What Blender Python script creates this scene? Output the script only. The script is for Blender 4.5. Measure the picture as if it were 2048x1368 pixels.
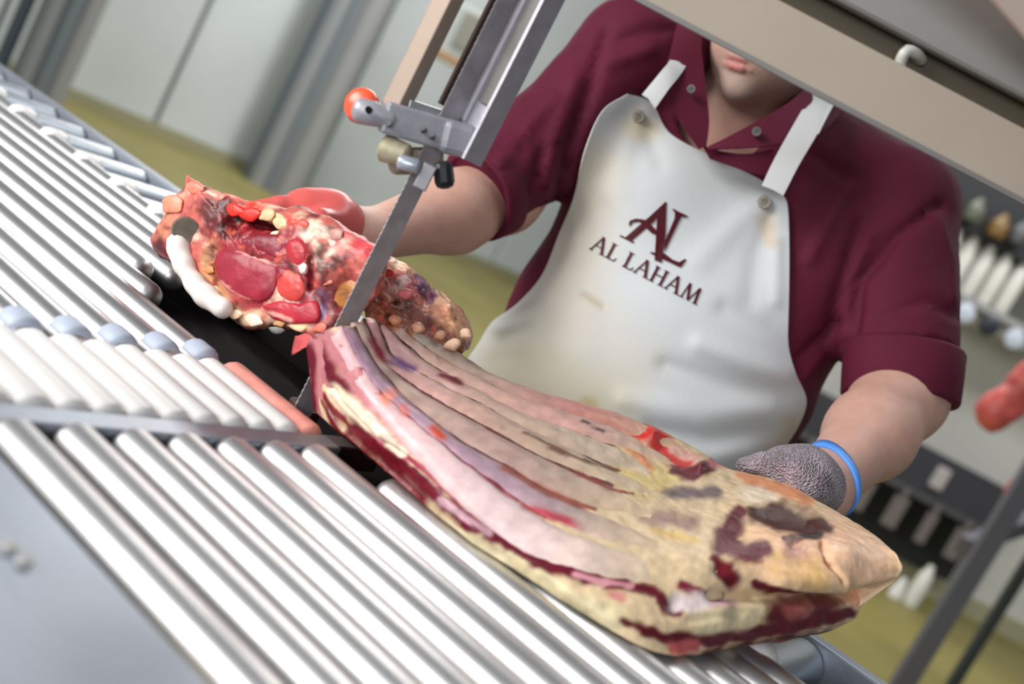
import bpy, bmesh, math, random
import numpy as np
from mathutils import Vector, Matrix, noise as mnoise

random.seed(4); rng = np.random.default_rng(4)
S = bpy.context.scene
for o in list(bpy.data.objects): bpy.data.objects.remove(o)
COL = S.collection

# ------------------------------------------------------------------ camera
W, H, FPX = 2048., 1368., 2200.
ROLL, PITCH, CZ = math.radians(27.7), math.radians(8.3), 1.20
_cr, _sr = math.cos(ROLL), math.sin(ROLL)
FWD = np.array([0, math.cos(PITCH), -math.sin(PITCH)]); UP0 = np.array([0, math.sin(PITCH), math.cos(PITCH)]); RT0 = np.array([1., 0, 0])
IX = _cr*RT0 + _sr*UP0           # picture x axis
IY = _sr*RT0 - _cr*UP0           # picture y axis (down)
EYE = np.array([0, 0, CZ])
cam = bpy.data.cameras.new('camera'); cam.sensor_width = 36; cam.lens = 36*FPX/W; cam.clip_start = .02
cam.dof.use_dof = True; cam.dof.focus_distance = 1.13; cam.dof.aperture_fstop = 3.2
co = bpy.data.objects.new('camera', cam); COL.objects.link(co); S.camera = co
M4 = Matrix.Identity(4)
for i in range(3):
    M4[i][0] = IX[i]; M4[i][1] = -IY[i]; M4[i][2] = -FWD[i]; M4[i][3] = EYE[i]
co.matrix_world = M4

# ------------------------------------------------------------------ light
w = bpy.data.worlds.new('world'); S.world = w; w.use_nodes = True
bg = w.node_tree.nodes['Background']; bg.inputs[0].default_value = (.86, .93, 1, 1); bg.inputs[1].default_value = .16
def area(name, loc, target, size, energy, color=(1, 1, 1), sy=None):
    l = bpy.data.lights.new(name, 'AREA'); l.size = size; l.energy = energy; l.color = color
    if sy: l.shape = 'RECTANGLE'; l.size_y = sy
    o = bpy.data.objects.new(name, l); COL.objects.link(o); o.location = loc
    o.rotation_euler = (Vector(target)-Vector(loc)).to_track_quat('-Z', 'Y').to_euler()
    return o
area('daylight_door', (-3.3, -.5, 2.35), (0, 1.1, .95), 2.4, 175, (1, .97, .93), 1.7)
area('ceiling_lamp_row', (.9, 2.6, 4.2), (.6, 2.4, 0), 3.0, 26, (.95, .98, 1), .6)
area('front_fill', (-.9, -3.4, 2.0), (.2, 1.2, 1.1), 2.6, 75, (.93, .97, 1), 1.6)  # added soft fill from behind the camera, no real window there
area('hall_lamp_row', (-1.5, 8, 5.0), (-1, 8.5, 0), 6.0, 370, (1, .98, .94), 1.0)
area('side_lamp_row', (2.6, 4.6, 3.8), (2.6, 6.0, .5), 3.0, 75, (1, .98, .95), .6)
S.view_settings.view_transform = 'Standard'; S.view_settings.look = 'None'; S.view_settings.gamma = 1
S.view_settings.use_curve_mapping = False; S.view_settings.exposure = 0.25

# ------------------------------------------------------------------ geometry helpers
def P(x, y, d): return EYE + (((x-W/2)*IX + (y-H/2)*IY)/FPX + FWD)*d      # the point seen at x, y at distance d
def onz(x, y, z):
    r = ((x-W/2)*IX + (y-H/2)*IY)/FPX + FWD
    return EYE + r*((z-CZ)/r[2])
def proj(V):
    q = np.asarray(V)-EYE; dz = q@FWD
    return np.stack([W/2+FPX*(q@IX)/dz, H/2+FPX*(q@IY)/dz], -1), dz
AZ = math.radians(-58)
B = np.array([math.sin(AZ), math.cos(AZ), 0]); C = np.array([math.cos(AZ), -math.sin(AZ), 0]); Z = np.array([0, 0, 1.])
TZ = .92                                                                 # top of the saw table
def fr(al, cut, z): return B*al + C*cut + Z*z

def srgb(r, g, b):
    return tuple(((c/255)/12.92 if c/255 <= .04045 else ((c/255+.055)/1.055)**2.4) for c in (r, g, b))
MATS = {}
def mat(name, col, rough=.5, metal=0., nscale=0, namt=.15, bump=0, bscale=60, attr=False, sss=0, spec=.5, coat=0, stretch=None, vor=0):
    if name in MATS: return MATS[name]
    m = bpy.data.materials.new(name); m.use_nodes = True; nt = m.node_tree; N = nt.nodes; L = nt.links
    b = N['Principled BSDF']; b.inputs['Roughness'].default_value = rough; b.inputs['Metallic'].default_value = metal
    b.inputs['Specular IOR Level'].default_value = spec
    if coat: b.inputs['Coat Weight'].default_value = coat; b.inputs['Coat Roughness'].default_value = .2
    if sss:
        b.inputs['Subsurface Weight'].default_value = sss; b.inputs['Subsurface Radius'].default_value = (.008, .003, .002); b.inputs['Subsurface Scale'].default_value = 1
    if attr:
        a = N.new('ShaderNodeAttribute'); a.attribute_name = 'Col'; src = a.outputs['Color']
    else:
        rgb = N.new('ShaderNodeRGB'); rgb.outputs[0].default_value = (*col, 1); src = rgb.outputs[0]
    tc = N.new('ShaderNodeTexCoord'); vec = tc.outputs['Object']
    if stretch:
        mp = N.new('ShaderNodeMapping'); mp.inputs['Scale'].default_value = stretch; L.new(vec, mp.inputs[0]); vec = mp.outputs[0]
    if nscale:
        n = N.new('ShaderNodeTexNoise'); n.inputs['Scale'].default_value = nscale; n.inputs['Detail'].default_value = 5; L.new(vec, n.inputs['Vector'])
        mr = N.new('ShaderNodeMapRange'); mr.inputs[1].default_value = .3; mr.inputs[2].default_value = .7
        mr.inputs[3].default_value = 1-namt; mr.inputs[4].default_value = 1+namt; L.new(n.outputs['Fac'], mr.inputs[0])
        mx = N.new('ShaderNodeVectorMath'); mx.operation = 'SCALE'; L.new(src, mx.inputs[0]); L.new(mr.outputs[0], mx.inputs['Scale']); src = mx.outputs[0]
    L.new(src, b.inputs['Base Color'])
    if bump:
        if vor:
            n2 = N.new('ShaderNodeTexVoronoi'); n2.inputs['Scale'].default_value = bscale; L.new(vec, n2.inputs['Vector']); out = n2.outputs['Distance']
        else:
            n2 = N.new('ShaderNodeTexNoise'); n2.inputs['Scale'].default_value = bscale; n2.inputs['Detail'].default_value = 4; L.new(vec, n2.inputs['Vector']); out = n2.outputs['Fac']
        bp = N.new('ShaderNodeBump'); bp.inputs['Strength'].default_value = bump; bp.inputs['Distance'].default_value = .004; L.new(out, bp.inputs['Height']); L.new(bp.outputs[0], b.inputs['Normal'])
    MATS[name] = m; return m

STEEL = mat('brushed_steel', (.72, .72, .735), .34, 1, 30, .06, .03, 200)
BARM = mat('table_bar_alu', (.66, .655, .665), .40, .95, 14, .06, .02, 80)
PLATE = mat('dull_steel_plate', (.30, .33, .385), .45, .85, 9, .10, .05, 120)
DARKST = mat('dark_steel', (.10, .095, .095), .45, .8, 20, .2)
BLACK = mat('black_shade', (.010, .008, .008), .8, spec=.05)  # near-black colour stands in for shade in throat, pans and bracket hole
TANST = mat('warm_painted_steel', srgb(152, 134, 121), .5, .2, 12, .06)
LAVST = mat('bare_cast_steel', srgb(164, 162, 172), .45, .35, 60, .10, .08, 300)
WHITEP = mat('white_plastic', (.80, .78, .77), .4, 0, 20, .04)
CAPM = mat('blue_grey_cap', srgb(176, 186, 204), .5, 0)

def tag(o, label=None, cat=None, group=None, kind=None):
    if label: o['label'] = label
    if cat: o['category'] = cat
    if group: o['group'] = group
    if kind: o['kind'] = kind
    return o
def empty(name, loc):
    o = bpy.data.objects.new(name, None); COL.objects.link(o); o.location = [float(v) for v in loc]; o.empty_display_size = .05
    return o
def obj(name, V, F, m, parent=None, smooth=True, cols=None):
    me = bpy.data.meshes.new(name); me.from_pydata([tuple(map(float, v)) for v in V], [], [tuple(map(int, f)) for f in F]); me.update()
    bm = bmesh.new(); bm.from_mesh(me); bmesh.ops.recalc_face_normals(bm, faces=bm.faces); bm.to_mesh(me); bm.free()
    if smooth:
        me.polygons.foreach_set('use_smooth', [True]*len(me.polygons))
    if cols is not None:
        a = me.color_attributes.new('Col', 'FLOAT_COLOR', 'POINT')
        c = np.ones((len(V), 4), np.float32); c[:, :3] = cols; a.data.foreach_set('color', c.ravel())
    me.materials.append(m)
    o = bpy.data.objects.new(name, me); COL.objects.link(o)
    if parent is not None:
        o.parent = parent
        o.matrix_parent_inverse = pinv(parent)
    return o
def pinv(p):
    return Matrix.Translation(p.location).inverted() if p.type == 'EMPTY' else Matrix.Identity(4)
def instance(o, loc_off, parent, name=None):
    c = o.copy(); COL.objects.link(c); c.location = Vector(o.location)+Vector([float(v) for v in loc_off]); c.parent = parent; c.matrix_parent_inverse = pinv(parent)
    return c
BOXF = [(0, 1, 2, 3), (7, 6, 5, 4), (0, 4, 5, 1), (1, 5, 6, 2), (2, 6, 7, 3), (3, 7, 4, 0)]
class MB:
    def __init__(s): s.v = []; s.f = []
    def add(s, V, F):
        n = len(s.v); s.v += [np.asarray(v, float) for v in V]; s.f += [tuple(i+n for i in f) for f in F]; return s
    def box(s, c, ax, hx, ay, hy, az, hz, bev=0):
        c = np.asarray(c, float)
        if bev <= 0:
            V = [c+ax*hx*a+ay*hy*b+az*hz*d for d in (-1, 1) for a, b in ((-1, -1), (1, -1), (1, 1), (-1, 1))]
            return s.add(V, BOXF)
        bm = bmesh.new(); bmesh.ops.create_cube(bm, size=1)
        for v in bm.verts: v.co = Vector((v.co.x*2*hx, v.co.y*2*hy, v.co.z*2*hz))
        bmesh.ops.bevel(bm, geom=bm.edges[:], offset=bev, segments=2, affect='EDGES', profile=.5)
        bm.verts.index_update()
        V = [c+ax*v.co.x+ay*v.co.y+az*v.co.z for v in bm.verts]; F = [tuple(q.index for q in f.verts) for f in bm.faces]; bm.free()
        return s.add(V, F)
    def beam(s, p0, p1, wd, ht, up=Z, bev=0):
        p0 = np.asarray(p0, float); p1 = np.asarray(p1, float); a = p1-p0; L = np.linalg.norm(a); a = a/L
        u = up-a*(up@a); u = u/np.linalg.norm(u); sd = np.cross(a, u)
        return s.box((p0+p1)/2, a, L/2, sd, wd/2, u, ht/2, bev)
    def tube(s, pts, rad, seg=12, up=None, asp=1., round_ends=0):
        pts = [np.asarray(p, float) for p in pts]; rad = list(rad) if hasattr(rad, '__len__') else [rad]*len(pts)
        if round_ends:
            def cap(p, q, r):
                t = (p-q)/np.linalg.norm(p-q)
                return [(p+t*r*round_ends*math.sin(a), r*math.cos(a)) for a in (.45, .9, 1.3)]
            a = cap(pts[0], pts[1], rad[0]); b = cap(pts[-1], pts[-2], rad[-1])
            pts = [x[0] for x in a[::-1]]+pts+[x[0] for x in b]; rad = [x[1] for x in a[::-1]]+rad+[x[1] for x in b]
        n = len(pts); V = []; u = up
        for i in range(n):
            t = pts[min(i+1, n-1)]-pts[max(i-1, 0)]; t = t/np.linalg.norm(t)
            if u is None: u = Z if abs(t[2]) < .9 else np.array([1., 0, 0])
            u = (up[i] if (up is not None and isinstance(up, list)) else u); u = u-t*(u@t); u = u/np.linalg.norm(u); sd = np.cross(t, u)
            V += [pts[i]+rad[i]*(math.cos(k*2*math.pi/seg)*sd+asp*math.sin(k*2*math.pi/seg)*u) for k in range(seg)]
        F = [(i*seg+k, i*seg+(k+1) % seg, (i+1)*seg+(k+1) % seg, (i+1)*seg+k) for i in range(n-1) for k in range(seg)]
        F += [tuple(range(seg)), tuple(range((n-1)*seg, n*seg))]
        return s.add(V, F)
    def build(s, name, m, parent=None, smooth=False): 
        o = obj(name, s.v, s.f, m, parent, smooth)
        if smooth:
            try: o.data.set_sharp_from_angle(angle=math.radians(42))
            except Exception: pass
        return o
def crom(pts, n):
    p = np.asarray(pts, float); p = np.vstack([2*p[0]-p[1], p, 2*p[-1]-p[-2]]); out = []
    for i in range(1, len(p)-2):
        for t in np.linspace(0, 1, 16, endpoint=False):
            a, b, c, d = p[i-1], p[i], p[i+1], p[i+2]
            out.append(.5*((2*b)+(-a+c)*t+(2*a-5*b+4*c-d)*t*t+(-a+3*b-3*c+d)*t**3))
    out.append(p[-2]); out = np.array(out)
    s = np.concatenate([[0], np.cumsum(np.linalg.norm(np.diff(out, axis=0), axis=1))]); q = np.linspace(0, s[-1], n)
    return np.stack([np.interp(q, s, out[:, k]) for k in range(out.shape[1])], 1)

# ---- distance fields and surface nets (bodies, clothing, gloves)
def cap(a, b, ra, rb, sc=None):
    a = np.asarray(a, np.float32); b = np.asarray(b, np.float32)
    def f(p):
        q = p-a; ab = b-a
        if sc is not None: s_ = np.asarray(sc, np.float32); q = q/s_; ab = ab/s_
        t = np.clip((q@ab)/max(ab@ab, 1e-9), 0, 1)
        return np.linalg.norm(q-t[..., None]*ab, axis=-1)-(ra+(rb-ra)*t)
    return f
def ell(c, r, R=None):
    c = np.asarray(c, np.float32); r = np.asarray(r, np.float32)
    def f(p):
        q = p-c
        if R is not None: q = q@R.astype(np.float32)
        k0 = np.linalg.norm(q/r, axis=-1); k1 = np.linalg.norm(q/(r*r), axis=-1)
        return k0*(k0-1)/np.maximum(k1, 1e-6)
    return f
def smin(a, b, k):
    h = np.clip(.5+.5*(b-a)/k, 0, 1); return b+(a-b)*h-k*h*(1-h)
def uni(fs, k):
    def f(p):
        r = fs[0](p)
        for g in fs[1:]: r = smin(r, g(p), k)
        return r
    return f
def snet(f, lo, hi, h):
    ax = [np.arange(lo[i], hi[i]+h, h, dtype=np.float32) for i in range(3)]
    G = np.stack(np.meshgrid(*ax, indexing='ij'), -1); D = f(G).astype(np.float32); s = D < 0
    nx, ny, nz = D.shape; sl = lambda o: (slice(o[0], nx-1+o[0]), slice(o[1], ny-1+o[1]), slice(o[2], nz-1+o[2]))
    offs = [(i, j, k) for i in (0, 1) for j in (0, 1) for k in (0, 1)]
    cnt = sum(s[sl(o)].astype(np.int8) for o in offs); act = (cnt > 0) & (cnt < 8)
    idx = -np.ones(act.shape, np.int64); ids = np.argwhere(act); idx[act] = np.arange(len(ids))
    acc = np.zeros((len(ids), 3)); num = np.zeros(len(ids))
    for a in offs:
        for d in range(3):
            if a[d]: continue
            b = list(a); b[d] = 1
            va = D[ids[:, 0]+a[0], ids[:, 1]+a[1], ids[:, 2]+a[2]]; vb = D[ids[:, 0]+b[0], ids[:, 1]+b[1], ids[:, 2]+b[2]]
            m = (va < 0) != (vb < 0); t = np.where(m, va/np.where(m, va-vb, 1), 0)
            p = np.array(a, float)[None].repeat(len(ids), 0); p[:, d] += t
            acc[m] += p[m]; num += m
    V = (ids+acc/num[:, None])*h+np.array(lo); F = []
    for d in range(3):
        e = [0, 0, 0]; e[d] = 1
        A = s[:nx-e[0], :ny-e[1], :nz-e[2]]; Bq = s[e[0]:, e[1]:, e[2]:]; ch = np.argwhere(A != Bq)
        u, v = [(1, 2), (2, 0), (0, 1)][d]
        ch = ch[(ch[:, u] > 0) & (ch[:, v] > 0) & (ch[:, u] < D.shape[u]-1) & (ch[:, v] < D.shape[v]-1)]
        def cell(du, dv):
            c = ch.copy(); c[:, u] -= du; c[:, v] -= dv; return idx[c[:, 0], c[:, 1], c[:, 2]]
        q = np.stack([cell(1, 1), cell(0, 1), cell(0, 0), cell(1, 0)], 1)
        F.append(q)
    F = np.concatenate(F); F = F[(F >= 0).all(1)]
    return V, F
def cast(f, x, y, d0=.9, d1=1.9):
    """distance of a field's surface along the line of sight through x, y (arrays); nan where it is missed"""
    x = np.asarray(x, float); y = np.asarray(y, float)
    r = ((x[..., None]-W/2)*IX+(y[..., None]-H/2)*IY)/FPX+FWD; d = np.full(x.shape, d0)
    for _ in range(70):
        d = d+np.clip(f((EYE+r*d[..., None]).astype(np.float32)), -.02, .05)*.8
    res = f((EYE+r*d[..., None]).astype(np.float32)); d = np.where((np.abs(res) < .006) & (d < d1), d, np.nan)
    return d

# ---- strokes: soft patches along a line of points (colour of the flesh, shade in its crevices, dents and folds)
def segdist(uv, pts):
    pts = np.asarray(pts, float); best = np.full(len(uv), 1e9); rad = np.zeros(len(uv))
    if len(pts) == 1: pts = np.vstack([pts, pts+[[.1, 0, 0]]])
    for a, b in zip(pts[:-1], pts[1:]):
        ab = b[:2]-a[:2]; t = np.clip(((uv-a[:2])@ab)/max(ab@ab, 1e-6), 0, 1); d = np.linalg.norm(uv-a[:2]-t[:, None]*ab, axis=1)
        m = d < best; best = np.where(m, d, best); rad = np.where(m, a[2]+(b[2]-a[2])*t, rad)
    return best, rad
def wob(uv, s=.03, amp=9, seed=0):
    x, y = uv[:, 0]*s+seed, uv[:, 1]*s-seed*.7
    return amp*(np.sin(x*1.7+1.3*np.sin(y*2.1))*.5+np.sin(y*3.1+1.7*np.sin(x*2.3+1))*.35+np.sin((x+y)*4.3+2*np.sin(y*3))*.16)
def paint(uv, base, strokes, edge=.35, w=6):
    c = np.array(base, float)[None].repeat(len(uv), 0) if np.ndim(base) == 1 else np.array(base, float)
    for i, st in enumerate(strokes):
        pts, col = st[0], st[1]; soft = max(.45, st[2]) if len(st) > 2 else edge; op = st[3] if len(st) > 3 else 1
        d, r = segdist(uv, pts); d = d+wob(uv, .05, min(w, .35*float(np.mean(r))+1), i*1.7)
        k = np.clip((r*(1+soft)-d)/(2*soft*r+1e-6), 0, 1); k = (k*k*(3-2*k))[:, None]*op
        c = c*(1-k)+np.array(srgb(*col))*k
    return c
def dent(uv, strokes):
    z = np.zeros(len(uv))
    for pts, amp in strokes:
        d, r = segdist(uv, pts); z += amp*np.exp(-(d/np.maximum(r, 1))**2*1.6)
    return z
def vnoise(V, sc, seed=0):
    return np.array([mnoise.fractal(Vector((v[0]*sc+seed, v[1]*sc, v[2]*sc)), .8, 2., 4) for v in V])

# ================================================================== SETTING
WALLM = mat('cold_room_panel', srgb(196, 203, 206), .5, 0, 1.2, .05)
FLOORM = mat('olive_resin_floor', srgb(118, 110, 58), .55, 0, 1.4, .16, .1, 25)
def panel_wall(name, p0, p1, z1, pw, m, base_m=None):
    p0 = np.array(p0, float); p1 = np.array(p1, float); a = p1-p0; L = np.linalg.norm(a); a /= L; n = np.cross(a, Z)
    root = MB().box((p0+p1)/2+Z*(z1/2)-n*.06, a, L/2, n, .03, Z, z1/2).build(name, mat('seam_dark', srgb(112, 116, 122), .7), None)
    tag(root, kind='structure')
    k = int(L/pw); first = None
    for i in range(k):
        c = p0+a*(i+.5)*L/k+Z*(z1/2)-n*.015
        if first is None: first = MB().box(c, a, L/k/2-.022, n, .02, Z, z1/2-.01, .012).build('panel', m, root); c0 = c
        else: instance(first, c-c0, root)
    return root
fl = MB().box((0, 8, -.05), RT0, 10, np.array([0, 1., 0]), 11, Z, .05).build('floor', FLOORM); tag(fl, kind='structure')
panel_wall('wall_back', (-6.48, 6.13, 0), (2.32, 15.53, 0), 4.6, 1.42, WALLM)
panel_wall('wall_right', (1.35, 6.9, 0), (7, 6.9, 0), 4.2, 1.9, mat('right_wall_panel', srgb(188, 188, 182), .55, 0, 1.5, .05))
bb = MB().box((4.2, 6.86, .06), RT0, 2.85, np.array([0, 1., 0]), .03, Z, .06).build('baseboard_right', mat('kerb', srgb(150, 148, 120), .6)); tag(bb, kind='structure')
bb = MB().beam(np.array([-6.57, 5.96, .05]), np.array([2.23, 15.36, .05]), .06, .10).build('baseboard_back', mat('kerb', None)); tag(bb, kind='structure')

# ================================================================== BAND SAW
saw = empty('band_saw', fr(.45, .7, 0))
tag(saw, 'stainless band saw with a slatted table, upright blade and overhead housing', 'band saw')
RB, PIT = .0158, .0462
def bars(al0, al1, cuts, endcap):
    first = None
    for c in cuts:
        off = C*(c-cuts[0])
        if first is None:
            first = MB().tube([fr(al0, c, TZ-RB), fr(al1, c, TZ-RB)], RB, 20, round_ends=.75).build('table_bar', BARM, saw, True)
            if endcap:
                cp = MB().tube([fr(al0-.002, c+.001, TZ-RB+.002), fr(al0+.016, c+.001, TZ-RB+.002)], RB*1.03, 16, round_ends=.45).build('end_cap', CAPM, first, True)
        else:
            b = instance(first, off, saw)
            if endcap: k = cp.copy(); COL.objects.link(k); k.parent = b; k.matrix_parent_inverse = Matrix.Identity(4)
near = [.418+PIT*i for i in range(13)]
bars(-.25, .553, near[:7], False); bars(-.25, .500, near[7:], False)
far = [.332+PIT*i for i in range(15)]
bars(.727, 3.1, far[:9], True); bars(.885, 3.1, far[9:10], False); bars(.97, 3.1, far[10:], False)
MB().box(fr(.79, .974, TZ-.042), B, .20, C, .003, Z, .034).build('throat_shade_wall', BLACK, saw)  # added black sheet hiding the rollers, stands in for the throat's shade
# white ribs of the throat insert
first = None
for i in range(12):
    c = .392+.0302*i
    if first is None:
        first = MB().tube([fr(.594, c, TZ-.0185), fr(.708, c, TZ-.0185)], .0180, 16, round_ends=.45).build('throat_rib', WHITEP, saw, True); c0 = c
    elif i < 10: instance(first, C*(c-c0), saw)
RIBST = mat('blood_smeared_plastic', srgb(226, 150, 138), .35, 0, 45, .25)
for i in (10, 11):
    c = .392+.0302*i
    tag(MB().tube([fr(.594, c, TZ-.0185), fr(.708, c, TZ-.0185)], .0180, 16, round_ends=.45).build('throat_rib', RIBST if i == 11 else WHITEP, saw, True), 'blood-smeared white rib' if i == 11 else None)
MB().box(fr(.574, .45, TZ-.012), B, .012, C, .285, Z, .006, .002).build('table_rail', PLATE, saw)
MB().box(fr(.574, .45, TZ-.028), B, .006, C, .285, Z, .016).build('rail_flange', DARKST, saw)
pl = MB().box(fr(.12, .075, TZ-.014), B, .44, C, .318, Z, .004, .002).build('side_plate', PLATE, saw)
for x, y in ((20, 1095), (50, 1122)):
    p = onz(x, y, TZ-.009); MB().tube([p-Z*.002, p+Z*.002], .0042, 12).build('rivet', mat('rivet_grey', srgb(176, 174, 172), .6), pl, True)
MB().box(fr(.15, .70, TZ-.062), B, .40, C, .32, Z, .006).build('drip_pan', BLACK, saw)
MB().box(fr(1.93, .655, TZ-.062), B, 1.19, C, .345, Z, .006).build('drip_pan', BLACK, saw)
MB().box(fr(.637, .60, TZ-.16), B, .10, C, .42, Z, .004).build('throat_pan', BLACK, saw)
MB().box(fr(.545, .60, TZ-.10), B, .004, C, .42, Z, .055).build('throat_shade_wall', BLACK, saw)
MB().box(fr(.735, .45, TZ-.10), B, .004, C, .27, Z, .055).build('throat_shade_wall', BLACK, saw)
MB().box(fr(.70, .86, TZ-.056), B, .25, C, .135, Z, .003).build('throat_shade_floor', BLACK, saw)  # black sheet added to fill the gap with painted shade
# cabinet and legs below
MB().box(fr(.42, .55, .46), B, .42, C, .30, Z, .29, .01).build('cabinet', STEEL, saw)
d = MB().box(fr(.42, .245, .46), B, .36, C, .008, Z, .25, .004).build('cabinet_door', STEEL, saw)
MB().beam(fr(.12, .23, .42), fr(.12, .23, .52), .015, .015, B).build('door_handle', DARKST, d)
for a, c in ((.05, .29), (.79, .29), (.05, .81), (.79, .81), (2.9, .36), (2.9, .94)):
    MB().beam(fr(a, c, 0), fr(a, c, TZ-.07 if a > 2 else .18), .05, .05, C).build('leg', STEEL, saw)
# lower blade guide seen through the throat
MB().tube([fr(.675, .80, TZ-.055), fr(.675, .80, TZ-.02)], .017, 16).build('lower_guide_roller', mat('brown_bearing', srgb(96, 62, 50), .4, .3), saw, True)
MB().box(fr(.60, .79, TZ-.03), B, .012, C, .04, Z, .012, .002).build('lower_guide_block', mat('stained_block', srgb(88, 50, 48), .4, .4), saw)
# blade
AL0, CU0 = .634, .7505
TW = math.radians(12); BW = C*math.cos(TW)-B*math.sin(TW); BT = np.cross(Z, BW)
V = []; F = []; n = 300; z0, z1 = .70, 1.62
for i in range(n+1):
    z = z0+(z1-z0)*i/n; t = .0105 if i % 2 else .0099
    for s_ in (-1, 1): V += [fr(AL0, CU0, z)-BW*t+BT*s_*.0006, fr(AL0, CU0, z)+BW*.0105+BT*s_*.0006]
for i in range(n):
    a = i*4; F += [(a, a+1, a+5, a+4), (a+2, a+6, a+7, a+3), (a, a+4, a+6, a+2), (a+1, a+3, a+7, a+5)]
obj('saw_blade', V, F, mat('blade_steel', srgb(168, 164, 168), .42, .55, 60, .15), saw, False)
# guard channel, support bar and cross plate of the upper guide
q = P(938, 268, .985); gz = q[2]; gz1 = 1.60
ch = np.array([*(fr(AL0, CU0, 0)-B*.014+C*.006)[:2], 0])
zb = P(955, 330, .985)[2]
g = MB()
g.box(ch+C*.012+Z*(gz1+zb)/2, B, .0265, C, .0015, Z, (gz1-zb)/2)
g.box(ch-B*.0255+Z*(gz1+zb)/2, B, .0015, C, .013, Z, (gz1-zb)/2)
gp = g.build('guard_channel', LAVST, saw)
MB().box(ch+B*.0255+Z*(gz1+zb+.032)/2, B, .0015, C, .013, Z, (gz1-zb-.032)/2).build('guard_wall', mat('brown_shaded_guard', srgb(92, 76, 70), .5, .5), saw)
MB().box(ch+C*.009-B*.006+Z*(gz1+zb+.05)/2, B, .010, C, .0025, Z, (gz1-zb-.05)/2).build('blade_backing', DARKST, saw)
lb = P(792, 212, .955); lbx = np.array([lb[0], lb[1], 0])
MB().box(lbx+Z*(gz1+lb[2]-.008)/2, B, .0102, C, .008, Z, (gz1-lb[2]+.008)/2, .0012).build('support_bar', TANST, saw)
cp_ = MB().beam(P(765, 232, .95), P(905, 272, .97), .022, .028, Z, .003).build('cross_plate', LAVST, saw)
MB().beam(P(815, 205, .955), P(915, 238, .975), .012, .007, Z, .001).build('cross_lip', STEEL, cp_)
for x, y in ((777, 246), (863, 268), (845, 255)):
    p = P(x, y, .937); MB().tube([p-FWD*.001, p+FWD*.012], .0028, 10).build('screw', DARKST, cp_, True)
MB().beam(P(878, 268, .965), P(945, 285, .975), .026, .030, Z, .006).build('clamp_block', LAVST, saw)
# orange knob
kc = P(724, 212, .955); ka = np.array([-.25, -.9, .1]); ka /= np.linalg.norm(ka)
kn = MB().tube([kc-ka*.010, kc-ka*.006, kc, kc+ka*.006, kc+ka*.010], [.010, .0145, .0162, .0145, .009], 24).build('orange_knob', mat('orange_plastic', srgb(238, 92, 60), .3), saw, True)
hc = P(728, 220, .9335)
MB().tube([P(722, 222, .946), P(748, 228, .946), P(784, 238, .948)], [.0115, .0108, .0085], 18, round_ends=.7).build('knob_bracket', LAVST, saw, True)
MB().tube([hc-FWD*.002+IX*.004, hc+FWD*.004+IX*.004], .003, 10).build('bracket_hole', BLACK, saw, True)
# blade guide
MB().tube([P(770, 296, .962), P(812, 312, .957)], [.0125, .0105], 16, round_ends=.3).build('guide_wheel', mat('cream_bearing', srgb(188, 178, 150), .5, .2, 60, .3), saw, True)
MB().beam(P(778, 322, .97), P(885, 318, .985), .020, .024, Z, .006).build('guide_block', mat('fatty_cast_block', srgb(150, 138, 122), .5, .4, 80, .35, .3, 120), saw)
MB().tube([P(800, 324, .945), P(834, 333, .945)], .0068, 14, round_ends=.4).build('guide_pin', mat('pale_pin', srgb(176, 182, 192), .3, .5), saw, True)
MB().beam(P(868, 352, .955), P(908, 348, .955), .016, .024, Z, .006).build('guide_jaw', mat('black_jaw', srgb(40, 40, 44), .35, .5), saw)
MB().beam(P(862, 330, .945), P(838, 378, .945), .003, .012, IX, .001).build('blade_clip', mat('clip_grey', srgb(128, 126, 132), .5, .3), saw)
# overhead housing: bottom lip, recessed face, latch, side panel
LIP = mat('housing_lip_paint', srgb(160, 147, 133), .5, .15, 8, .05)
y0 = .962; zl = P(1700, 228, .948)[2]+.0005
hb = MB(); hb.box((.56, y0+.002, zl+.0255), RT0, .66, np.array([0, 1., 0]), .002, Z, .0255, .001)
hp = hb.build('housing_lip', LIP, saw)
MB().box((.56, y0+.002, zl-.0012), RT0, .66, np.array([0, 1., 0]), .0025, Z, .0022).build('lip_edge', mat('lip_edge_dark', srgb(118, 114, 112), .5, .3), hp)
MB().box((.62, y0+.06, zl+.15), RT0, .66, np.array([0, 1., 0]), .035, Z, .11).build('housing_recess', mat('recess_shadow', srgb(74, 66, 50), .6, .2), saw)  # dark olive paints in the shadow of the groove above the lip
MB().box((.62, y0+.014, zl+.107), RT0, .66, np.array([0, 1., 0]), .008, Z, .034, .004).build('housing_face', mat('housing_grey', srgb(132, 130, 128), .45, .4), saw)
MB().box((.62, y0+.16, zl+.30), RT0, .70, np.array([0, 1., 0]), .16, Z, .16, .01).build('housing_body', STEEL, saw)
p0 = P(1905, -10, .86); p1 = P(2090, 195, .90)
MB().box((p0+p1)/2+Z*.12+RT0*.05, (p1-p0)/np.linalg.norm(p1-p0), .16, np.cross((p1-p0)/np.linalg.norm(p1-p0), Z), .004, Z, .118, .002).build('side_panel', mat('pale_side_panel', srgb(214, 192, 180), .4, .2), saw)
lp = [P(1803, 160, .935), P(1800, 128, .93), P(1813, 102, .926), P(1832, 108, .930), P(1842, 120, .94)]
lt = MB().tube(crom(lp, 14), .0052, 10, round_ends=.8).build('latch_hook', mat('clear_grey_plastic', srgb(176, 176, 170), .3), saw, True)
MB().tube([P(1797, 165, .936), P(1775, 218, .9425)], .0018, 6).build('latch_cord', mat('pale_cord', srgb(190, 174, 152), .6), lt, True)
MB().tube([P(1398, -10, .942), P(1384, 34, .942)], .0022, 6).build('edge_bead', mat('warm_bead', srgb(220, 196, 160), .4), hp, True)

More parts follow.
